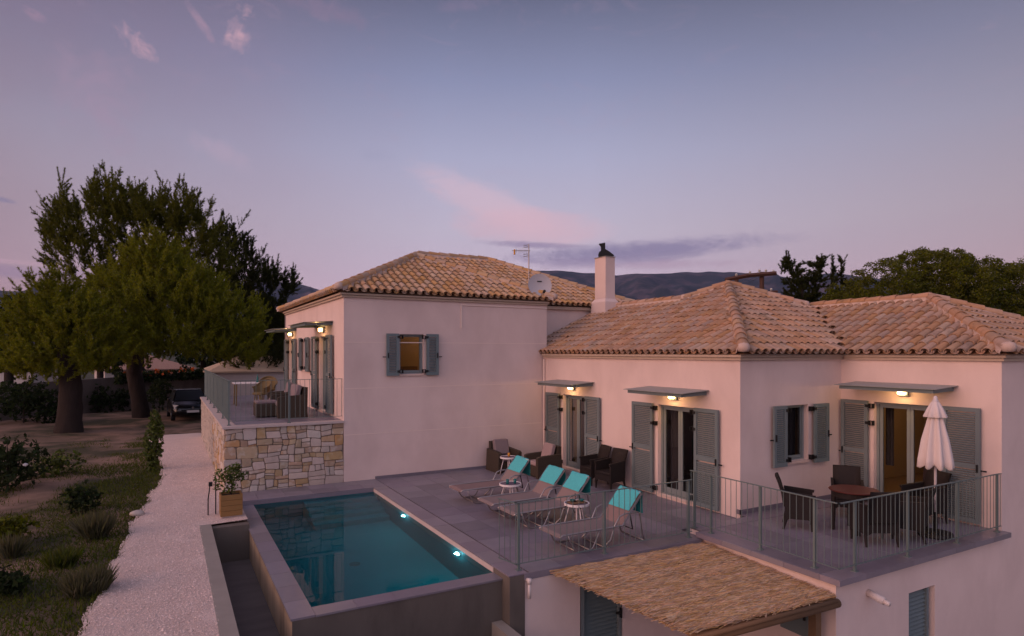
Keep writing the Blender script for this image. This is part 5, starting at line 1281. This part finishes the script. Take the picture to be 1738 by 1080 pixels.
pine('pine_tree', 'dark sparse pine rising to the right behind the stone terrace', tuple(b4), [(b4[0], b4[1], -.5), (b4[0], b4[1], 2.5), (b4[0] - .3, b4[1], 5), (b4[0] - .5, b4[1], 8)], [.34, .28, .22, .06],
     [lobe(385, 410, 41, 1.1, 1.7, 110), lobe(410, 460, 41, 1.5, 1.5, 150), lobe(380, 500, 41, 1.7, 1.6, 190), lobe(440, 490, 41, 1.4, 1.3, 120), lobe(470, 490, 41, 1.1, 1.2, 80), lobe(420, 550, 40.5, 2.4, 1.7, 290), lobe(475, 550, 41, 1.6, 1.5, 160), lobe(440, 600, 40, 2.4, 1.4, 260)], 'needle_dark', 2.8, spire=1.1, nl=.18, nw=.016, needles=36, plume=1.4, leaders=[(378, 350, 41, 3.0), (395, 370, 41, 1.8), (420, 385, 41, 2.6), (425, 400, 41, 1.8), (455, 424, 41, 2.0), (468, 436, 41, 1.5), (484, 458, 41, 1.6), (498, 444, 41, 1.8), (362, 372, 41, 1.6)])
# dark trees filling in behind the wall
def bush_tree(px, py, d, rx, rz, n, label, mat='leaf_dark', leaf=.16):
    c = from_px(px, py, d); lo = []
    for k in range(7):
        a = k * 2.4; lo.append((tuple(c + np.array([math.cos(a) * rx * .5, math.sin(a) * rx * .5, (k % 3 - 1) * rz * .35])), (rx * .62, rx * .62, rz * .6), n // 7))
    leafy('leafy_tree', label, (c[0], c[1], 0), [(c[0], c[1], -.6), (c[0], c[1], max(.5, c[2] - rz * .5)), (c[0], c[1], c[2])], [.25, .2, .08], lo, mat, leaf, group='dark trees beyond the boundary wall', clump=24)
bush_tree(15, 570, 36, 2.4, 2.4, 5200, 'dark leafy tree cut by the left edge of the photo'); bush_tree(430, 600, 50, 3.6, 2.2, 6000, 'dark rounded tree behind the small tiled outbuilding'); bush_tree(345, 590, 52, 3.2, 2.0, 4500, 'dark tree between the pines and the small outbuilding'); bush_tree(485, 575, 46, 2.0, 2.6, 4200, 'dark tree against the left corner of the upper house')
bush_tree(170, 590, 48, 3.0, 2.2, 4500, 'dark tree behind the two pine trunks')

# trees behind the lower house
c = from_px(1570, 480, 36)
lob = []
for (px, py, rx, rz) in ((1570, 470, 2.2, 1.5), (1500, 480, 1.8, 1.2), (1450, 500, 1.6, 1.0), (1530, 510, 2.2, 1.4), (1620, 490, 2.0, 1.7), (1600, 455, 1.7, 1.0), (1660, 480, 2.0, 1.4), (1710, 500, 2.2, 1.6), (1760, 490, 2.4, 1.7), (1670, 530, 2.4, 1.3), (1590, 530, 2.4, 1.3), (1470, 525, 1.7, 1.0), (1545, 455, 1.1, .8), (1640, 455, 1.2, .8), (1425, 515, 1.0, .7), (1810, 500, 2.2, 1.6)):
    lob.append((tuple(from_px(px, py, 36 + random.uniform(-1.2, 1.2))), (rx * .92, rx * .92, rz), int(8000 * rx * rz / 2.4)))
leafy('olive_tree', 'broad bushy green tree spreading behind the right end of the tile roof', (c[0], c[1], -.6), [(c[0], c[1], -.8), (c[0], c[1], 2.5), (c[0], c[1], 5)], [.4, .3, .1], lob, 'leaf', .06, .72, upright=.8, clump=60)
b = from_px(1365, 560, 42)
pine('cypress_tree', 'dark ragged conifer behind the main ridge of the lower roof', (b[0], b[1], -.6), [(b[0], b[1], -.8), (b[0], b[1], 4), (b[0] - .3, b[1], 8.5)], [.3, .2, .05],
     [lobe(1345, 462, 42, .5, .7, 22), lobe(1386, 455, 42, .45, .7, 18), lobe(1352, 482, 42, .8, .6, 36), lobe(1382, 480, 42, .7, .6, 32), lobe(1365, 505, 42, 1.1, .7, 60), lobe(1362, 532, 42, 1.2, .9, 70)], 'needle_dark', 4.5, spire=.35, group='conifers behind the lower roof', nl=.2, nw=.018, needles=40, leaders=[(1334, 427, 42, 1.3), (1391, 432, 42, 1.1)], plume=.9)
for px, top, lab in ((1413, 428, 'slim dark cypress, left one of the thin pair behind the roof'), (1428, 424, 'slim dark cypress, right one of the thin pair behind the roof')):
    b = from_px(px, 560, 45)
    pine('cypress_tree', lab, (b[0], b[1], -.6), [(b[0], b[1], -.8), (b[0], b[1], 5), (b[0], b[1], 9)], [.2, .12, .03], [lobe(px, top + 22, 45, .10, .6, 9), lobe(px, top + 45, 45, .16, .7, 16), lobe(px, top + 70, 45, .24, .8, 22), lobe(px, top + 105, 45, .36, 1.3, 40)], 'needle_dark', 3.5, False, .9, group='conifers behind the lower roof', nl=.15, nw=.016, plume=.9, needles=40)
b = from_px(1443, 480, 45)
pine('cypress_tree', 'short dark conifer tip between the slim cypresses and the bushy tree', (b[0], b[1], -.6), [(b[0], b[1], -.8), (b[0], b[1], 5), (b[0], b[1], 8)], [.2, .12, .03], [lobe(1443, 485, 45, .25, .5, 14), lobe(1443, 510, 45, .5, .8, 40)], 'needle_dark', 3.2, False, .9, group='conifers behind the lower roof', nl=.18, nw=.018, needles=40)

# garden shrubs
def shrub(px, py, h, r, label, mat='leaf_bright', leaf=.05, n=900, lo=.35, narrow=False):
    d = FOC * CAMZ / (py - YH); b = from_px(px, py, d); x, y = b[0], b[1]
    if narrow: lobs = [((x + random.uniform(-.06, .06), y, h * f), (r * q, r * q, h * .18), n // 5) for f, q in ((.14, .55), (.34, .9), (.54, 1.0), (.74, .85), (.90, .55))]
    else: lobs = [((x + random.uniform(-.6, .6) * r, y + random.uniform(-.6, .6) * r, h * random.uniform(.25, .7)), (r * .6, r * .6, h * .38), n // 6) for _ in range(6)]
    leafy('shrub', label, (x, y, 0), [(x, y, -.05), (x + .02, y, h * .5), (x, y, h * .85)], [.03, .02, .008], lobs, mat, leaf, lo, 'garden shrubs', 'shrub', .5, 6)
shrub(263, 798, 1.55, .26, 'narrow upright young tree at the left edge of the gravel path', n=2600, narrow=True, leaf=.05)
shrub(98, 806, .75, .60, 'spreading green shrub on bare earth left of the path', n=900, leaf=.06)
shrub(12, 835, 1.3, .75, 'dark shrub with a white flower at the left edge of the garden', 'leaf_dark', n=2200, leaf=.06)
m = MB(); m.lathe([(.01, -.03), (.05, 0), (.055, .03), (.02, .05)], 10); p = from_px(43, 790, 14.7); o = m.build('flower', 'flower_white', None, True); o.location = p; tag(o, 'single white blossom on the dark shrub', 'flower')
shrub(165, 700, 1.5, .7, 'dark oleander against the boundary wall, left of the leaning trunk', 'leaf_dark', .09, 900); shrub(208, 698, 1.3, .6, 'low dark bush between the two pine trunks', 'leaf_dark', .09, 700)
shrub(270, 700, 1.9, .8, 'dark oleander against the wall beside the car', 'leaf_dark', .09, 1100); shrub(40, 720, 2.0, 1.6, 'wide dark bush at the foot of the wall on the left', 'leaf_dark', .10, 1800); shrub(75, 718, 1.6, .9, 'dark bush touching the left side of the thick pine trunk', 'leaf_dark', .10, 900)
shrub(120, 870, .55, .45, 'low round dark shrub in the grass', 'leaf_dark', .05, 1000); shrub(15, 925, .55, .5, 'round green herb bush at the far left of the grass', 'leaf', .05, 1300); shrub(5, 1005, .4, .4, 'small dark bush near the lower left corner', 'leaf_dark', .05, 900); shrub(52, 815, .3, .25, 'tiny grey-green bush beside the dark flowering shrub', 'leaf_dark', .04, 400)
def tuft(px, py, h, r, label, mat='dry_grass', n=380):
    d = FOC * CAMZ / (py - YH); b = from_px(px, py, d); n = int(n * 2.6); h = h * .8; an = rng.random(n) * 6.28; rr = r * .6 * rng.random(n) ** .5
    P = np.stack([b[0] + rr * np.cos(an), b[1] + rr * np.sin(an), np.zeros(n)], 1)
    D = unit(np.stack([np.cos(an) * rr / r * .6, np.sin(an) * rr / r * .6, np.full(n, 1.0)], 1) + rng.normal(size=(n, 3)) * .13); L = h * rng.uniform(.45, 1.1, (n, 1)); w = unit(np.cross(D, rng.normal(size=(n, 3)))) * .0042
    M_ = P + D * L * .55; tip = P + D * L + np.array([0, 0, -.05]) * L + rng.normal(size=(n, 3)) * .02
    V = np.stack([P - w, P + w, M_ + w * .8, tip], 1).reshape(-1, 3); T = (np.array([(0, 1, 2), (0, 2, 3)])[None] + 4 * np.arange(n)[:, None, None]).reshape(-1, 3)
    o = obj_of('grass_tuft', fast_mesh('grass_tuft', V, T, mat)); tag(o, label, 'grass tuft', 'tall grass tufts beside the path')
tuft(163, 912, .62, .28, 'tall dry tuft in the grass, the farthest of the tall ones'); tuft(138, 1010, .42, .26, 'widest pale tuft beside the lower path', n=620); tuft(160, 1005, .45, .25, 'small pale tuft touching the path edge'); tuft(20, 945, .5, .2, 'thin dry tuft at the far left of the grass', n=160); tuft(105, 960, .35, .3, 'low green tuft in mid lawn', 'grass', 300)
def lawn():
    n0 = 170000
    y = 5 + 24 * rng.random(n0) ** 1.25; x = -9 * rng.random(n0) ** 1.1
    lf = np.array([path_left(t) for t in y]); x = x + lf + .06
    k = np.array([mnoise.noise(Vector((a * .55, b * .55, 3.0))) + .5 * mnoise.noise(Vector((a * 1.7, b * 1.7, 5.0))) for a, b in zip(x, y)])
    edge = np.clip(1 - (lf - x) / 1.6, 0, 1)
    keep = (k + .55 * edge - np.clip((y - 19) * .10, 0, 1.2)) > rng.uniform(-.5, .05, n0)
    x, y = x[keep], y[keep]; n = len(x)
    z = np.array([0.10 * mnoise.noise(Vector((a * .35, b * .35, 1.3))) * min(1, max(0, (-.9 - a) / 2)) - .02 for a, b in zip(x, y)])
    P = np.stack([x, y, z], 1); D = unit(rng.normal(size=(n, 3)) * .55 + np.array([0, 0, 1.0])); L = rng.uniform(.03, .11, (n, 1)) * (1 + .8 * (rng.random((n, 1)) < .06)); w = unit(np.cross(D, rng.normal(size=(n, 3)))) * rng.uniform(.005, .012, (n, 1))
    V = np.stack([P - w, P + w, P + D * L], 1).reshape(-1, 3)
    tag(obj_of('grass', fast_mesh('grass', V, np.arange(len(V)).reshape(-1, 3), 'grass')), 'patchy dark green grass left of the gravel path', 'grass', kind='stuff')
lawn()
m = MB(); V = []; 
for j in range(7):
    for k in range(10):
        a = 6.283 * k / 10; e = math.pi * j / 6; q = 1 + .25 * mnoise.noise(Vector((math.cos(a) * math.sin(e) * 1.5, math.sin(a) * math.sin(e) * 1.5, math.cos(e)))); V.append((.14 * q * math.sin(e) * math.cos(a), .10 * q * math.sin(e) * math.sin(a), .07 * q * math.cos(e)))
m.add(V, [(j * 10 + k, j * 10 + (k + 1) % 10, j * 10 + 10 + (k + 1) % 10, j * 10 + 10 + k) for j in range(6) for k in range(10)]); o = m.build('rock', 'rock', None, True); o.location = (-.52, 14.7, .05); tag(o, 'pale rounded rock at the left edge of the gravel path', 'rock')

# potted lemon tree beside the pool
t = thing('wooden_planter', (1.12, 13.75, 0), 'square wooden planter with a small leafy citrus tree at the pool corner', 'planter')
m = MB(); m.box(-.17, .2, -.16, .19, -.012, .05); m.build('plinth', 'cap', t)
for k in range(4):
    z0 = .055 + k * .105
    for (x0, x1, y0, y1) in ((-.20, .20, -.20, -.175), (-.20, .20, .175, .20), (-.20, -.175, -.174, .174), (.175, .20, -.174, .174)): piece('plank', 'planter_wood', x0, x1, y0, y1, z0, z0 + .10, t)
m = MB(); m.box(-.174, .174, -.174, .174, .06, .42); m.build('soil', 'soil', t)
m = MB(); m.tube([(0, 0, .4), (.02, .01, .62), (-.01, 0, .9)], [.016, .012, .006], 7); m.tube([(.01, 0, .45), (.12, .04, .75)], [.01, .004], 6); m.tube([(.01, 0, .42), (-.13, -.02, .72)], [.01, .004], 6); m.build('stem', 'bark', t)
VS = []
for c, r_, n in (((0, 0, .86), (.18, .18, .20), 170), ((.20, .03, .80), (.13, .13, .12), 80), ((-.20, 0, .82), (.13, .13, .16), 80), ((-.02, 0, .60), (.16, .16, .16), 80), ((.10, -.05, .98), (.10, .10, .12), 50), ((-.24, .02, .62), (.08, .08, .10), 30)):
    C, u = sample_lobe(c, r_, n, .2); nm = unit(rng.normal(size=(n, 3)) + np.array([0, 0, .6])); ax = unit(np.cross(nm, rng.normal(size=(n, 3)))); bx = np.cross(nm, ax); s = .038 * rng.uniform(.7, 1.3, (n, 1)); VS.append(np.stack([C - ax * s, C + bx * s * .5, C + ax * s, C - bx * s * .5], 1))
V = np.concatenate(VS); k = len(V); obj_of('foliage', fast_mesh('foliage', V.reshape(-1, 3), (np.array([(0, 1, 2), (0, 2, 3)])[None] + 4 * np.arange(k)[:, None, None]).reshape(-1, 3), 'leaf_bright'), t)
t = thing('garden_tap', (.86, 14.0, 0), 'thin dark standpipe with a tap beside the wooden planter', 'tap')
m = MB(); m.tube([(0, 0, 0), (0, 0, .72)], .012, 7); m.tube([(-.14, -.02, 0), (-.14, -.02, .34), (-.10, -.01, .66)], .012, 7); m.build('pipe', 'black_iron', t); m = MB(); m.box(-.13, -.06, -.05, .03, .60, .68); m.build('valve', 'black_iron', t)

# ================================================================== BEYOND THE GARDEN
t = thing('boundary_wall', (-7, 38.1, 0), 'long weathered grey concrete wall at the back of the garden', 'wall', world_coords=True)
pts = [(-22, 31.5), (-7.0, 38.2), (-3.2, 41.4), (0.5, 43.2), (4.9, 44.6)]; hs = [1.75, 1.72, 1.85, 2.05, 2.1]
m = MB()
for (a, b, h0, h1) in zip(pts, pts[1:], hs, hs[1:]):
    d = Vector((b[0] - a[0], b[1] - a[1])).normalized(); nx, ny = -d.y * .2, d.x * .2
    m.add([(a[0], a[1], -.6), (b[0], b[1], -.6), (b[0] + nx, b[1] + ny, -.6), (a[0] + nx, a[1] + ny, -.6), (a[0], a[1], h0), (b[0], b[1], h1), (b[0] + nx, b[1] + ny, h1), (a[0] + nx, a[1] + ny, h0)], [(4, 5, 6, 7), (0, 1, 5, 4), (1, 2, 6, 5), (2, 3, 7, 6), (3, 0, 4, 7)])
m.build('wall_body', 'old_wall', t)
def hip_house(name, label, c, w, dpt, z0, ze, zr, rz, wm, rm, win=True):
    t = thing(name, (c[0], c[1], z0), label, 'house', 'small houses beyond the boundary wall', rz)
    m = MB(); m.box(-w / 2, w / 2, -dpt / 2, dpt / 2, 0, ze - z0); m.build('wall', wm, t)
    o = .25; r_ = max(0, (w - dpt) / 2); X, Y = w / 2 + o, dpt / 2 + o; e, q = ze - z0 + .01, zr - z0
    m = MB(); m.add([(-X, -Y, e), (X, -Y, e), (X, Y, e), (-X, Y, e), (-r_ - .02, 0, q), (r_ + .02, 0, q), (-X, -Y, e + .08), (X, -Y, e + .08), (X, Y, e + .08), (-X, Y, e + .08)], [(0, 3, 2, 1), (0, 1, 7, 6), (1, 2, 8, 7), (2, 3, 9, 8), (3, 0, 6, 9), (6, 7, 5, 4), (7, 8, 5), (8, 9, 4, 5), (9, 6, 4)]); rf = m.build('roof', rm, t)
    m = MB(); n = int(2 * X / .28)
    for k in range(n + 1):
        x = -X + 2 * X * k / n; yy = 0 if abs(x) <= r_ else (abs(x) - r_) / (X - r_) * -Y
        if abs(yy + Y) > .2: m.tube([(x, -Y, e + .07), (x, yy, e + .07 + (q - e - .08) * (1 - abs(yy) / Y))], .022, 5)
    tag(m.build('tile_rows', rm, rf), kind='stuff')
    if win:
        for sx in (-.25, .25): m = MB(); m.box(w * sx - .4, w * sx + .4, -dpt / 2 - .03, -dpt / 2 + .02, 1.0, 2.0); m.build('window', 'curtain', t)
    return t
p = from_px(418, 640, 38.5); hip_house('outbuilding', 'small white outbuilding with a sand-coloured hipped roof behind the stone terrace', (p[0] + .7, p[1] + 1.9), 5.6, 3.6, -.6, 2.05, 3.05, R(4), 'white_wall', 'far_roof', False)
p = from_px(245, 620, 58); hip_house('neighbour_house', 'house with a reddish tiled roof seen between the pine trunks', (p[0], p[1]), 7, 6, -2.0, 1.7, 3.0, R(12), 'white_wall', 'far_roof_red')
p = from_px(35, 640, 52); hip_house('neighbour_house', 'pale house at the far left glimpsed above the boundary wall', (p[0] - 1, p[1]), 6, 6, -2.0, 1.9, 2.6, R(-12), 'white_wall', 'far_roof_red')
n = 70; x = rng.uniform(-2.2, 1.6, n); C = np.stack([x, 42.6 + x * .45 + rng.normal(size=n) * .3, 1.95 + x * .03 + rng.random(n) * .35], 1)
nm = unit(rng.normal(size=(n, 3))); ax = unit(np.cross(nm, rng.normal(size=(n, 3)))); bx = np.cross(nm, ax); s = .09
V = np.stack([C - ax * s, C + bx * s, C + ax * s, C - bx * s], 1).reshape(-1, 3)
t = thing('flowering_creeper', (-.3, 42.6, 0), 'orange flowering creeper along the top of the boundary wall', 'creeper', world_coords=True)
obj_of('blossom', fast_mesh('blossom', V, (np.array([(0, 1, 2), (0, 2, 3)])[None] + 4 * np.arange(n)[:, None, None]).reshape(-1, 3), 'flower_orange'), t)['kind'] = 'stuff'
n = 1400; x = rng.uniform(-2.6, 2.0, n); C = np.stack([x, 42.75 + x * .45 + rng.normal(size=n) * .3, 1.6 + x * .03 + rng.random(n) * .6], 1); nm = unit(rng.normal(size=(n, 3))); ax = unit(np.cross(nm, rng.normal(size=(n, 3)))); bx = np.cross(nm, ax)
V = np.stack([C - ax * s, C + bx * s, C + ax * s, C - bx * s], 1).reshape(-1, 3); obj_of('foliage', fast_mesh('foliage', V, (np.array([(0, 1, 2), (0, 2, 3)])[None] + 4 * np.arange(n)[:, None, None]).reshape(-1, 3), 'leaf_dark'), t)

# parked car, nose towards the house
t = thing('parked_car', (1.08, 33.6, 0), 'black hatchback parked at the end of the gravel path', 'car', None, R(4))
def section(y, hw, pts): return [(hw * a, y, z) for a, z in pts]
secs = [(0.0, .62, .42, .60), (.10, .78, .28, .70), (.45, .84, .22, .80), (1.0, .86, .20, .92), (1.25, .86, .20, .95), (3.3, .86, .20, .98), (3.85, .80, .25, .95), (3.98, .68, .40, .80)]
V = []; F = []; n = 10
for (y, hw, zl, zh) in secs:
    for (a, k) in ((-.85, 0), (-1, .15), (-1.0, .55), (-.93, .85), (-.78, 1), (.78, 1), (.93, .85), (1.0, .55), (1, .15), (.85, 0)): V.append((a * hw, y, zl + (zh - zl) * k))
for i in range(len(secs) - 1):
    for k in range(n): j = (k + 1) % n; F.append((i * n + k, i * n + j, i * n + n + j, i * n + n + k))
F += [tuple(range(n - 1, -1, -1)), tuple(range((len(secs) - 1) * n, len(secs) * n))]
m = MB(); m.add(V, F); m.build('body', 'car_paint', t, True)
m = MB(); V = [(-.74, 1.05, .93), (.74, 1.05, .93), (.58, 1.85, 1.42), (-.58, 1.85, 1.42), (.62, 3.1, 1.40), (-.62, 3.1, 1.40), (.74, 3.75, .96), (-.74, 3.75, .96)]
m.add(V, [(3, 2, 4, 5), (4, 6, 7, 5), (1, 6, 4, 2), (0, 3, 5, 7)]); m.build('cabin', 'car_paint', t)
m = MB(); m.add([(-.70, 1.03, .945), (.70, 1.03, .945), (.55, 1.80, 1.405), (-.55, 1.80, 1.405)], [(0, 1, 2, 3)]); m.build('windscreen', 'car_glass', t)
for s, lb in ((-1, ''), (1, '')):
    m = MB(); m.add([(s * .50, .075, .66), (s * .77, .16, .62), (s * .83, .42, .79), (s * .62, .30, .77)], [(0, 1, 2, 3)]); m.build('headlight', 'plate', t)
    m = MB(); m.add([(s * .745, 1.25, .96), (s * .60, 1.92, 1.36), (s * .635, 3.0, 1.35), (s * .755, 3.5, .98)], [(0, 1, 2, 3)]); m.build('side_window', 'car_glass', t)
    m = MB(); m.rbox(min(s * .80, s * .98), max(s * .80, s * .98), 1.35, 1.47, .93, 1.06, .02); m.build('mirror', 'car_paint', t)
    for y in (.78, 3.15):
        m = MB(); m.tube([(s * .70, y, .30), (s * .875, y, .30)], .30, 22); w = m.build('wheel', 'tyre', t); m = MB(); m.tube([(s * .876, y, .30), (s * .885, y, .30)], .19, 16); m.build('rim', 'chrome', w)
m = MB(); m.box(-.26, .26, -.02, -.004, .42, .53); m.build('number_plate', 'plate', t)
m = MB(); m.add([(0, -.012, .58), (.05, -.012, .65), (0, -.012, .72), (-.05, -.012, .65), (0, -.012, .615), (.025, -.012, .65), (0, -.012, .685), (-.025, -.012, .65)], [(0, 1, 5, 4), (1, 2, 6, 5), (2, 3, 7, 6), (3, 0, 4, 7)]); m.build('badge', 'chrome', t)
m = MB(); m.box(-.5, .5, -.004, .06, .44, .56); m.build('grille', 'tyre', t)

# twin utility pole behind the roof
def P3(px, py, d): return Vector(from_px(px, py, d))
t = thing('utility_pole', tuple(from_px(1293, 640, 40)), 'rusty twin utility pole with crossarms behind the lower roof', 'utility pole', world_coords=True)
for (px, d, top) in ((1293, 40, 462), (1250, 42, 468)):
    p = P3(px, top, d); m = MB(); m.tube([(p.x, p.y, -.6), (p.x, p.y, p.z)], .14, 10); m.build('pole', 'rust', t)
def arm(a, b, w=.13): m = MB(); m.tube([a, b], w, 4); m.build('crossarm', 'rust', t)
arm(P3(1231, 475, 41), P3(1275, 467, 40)); arm(P3(1266, 468, 40), P3(1318, 464, 39.5)); arm(P3(1278, 496, 40), P3(1320, 495, 39.6), .07)
for (px, py) in ((1250, 466), (1273, 462), (1289, 459), (1300, 459), (1313, 460), (1276, 491), (1309, 491)):
    p = P3(px, py + 3, 39.9); m = MB(); m.lathe([(.03, 0), (.07, .02), (.06, .08), (.09, .10), (.05, .17)], 8, (p.x, p.y)); m.v = [(a, b_, c_ + p.z) for a, b_, c_ in m.v]; m.build('insulator', 'insulator', t, True)
for k in range(3):
    a, b = P3(1289 + 10 * k, 461, 39.9), P3(1235 + 6 * k, 478, 75); m = MB(); m.tube([a, a.lerp(b, .5) - Vector((0, 0, .5)), b], .012, 4); m.build('wire', 'black_iron', t)

# ------------------------------------------------------------------ evening haze
hm = bpy.data.materials.new('haze'); hm.use_nodes = True; hm.node_tree.nodes.clear()
hv = hm.node_tree.nodes.new('ShaderNodeVolumePrincipled'); ho = hm.node_tree.nodes.new('ShaderNodeOutputMaterial'); hm.node_tree.links.new(hv.outputs[0], ho.inputs['Volume'])
hv.inputs['Density'].default_value = 0.000045; hv.inputs['Color'].default_value = (0.42, 0.55, 0.98, 1); hv.inputs['Anisotropy'].default_value = 0.0
MATS['haze'] = hm
m = MB(); m.box(-5600, 5600, -5600, 5600, -12, 1100); tag(m.build('haze', 'haze'), 'thin blue evening haze filling the valley', 'haze', kind='stuff')
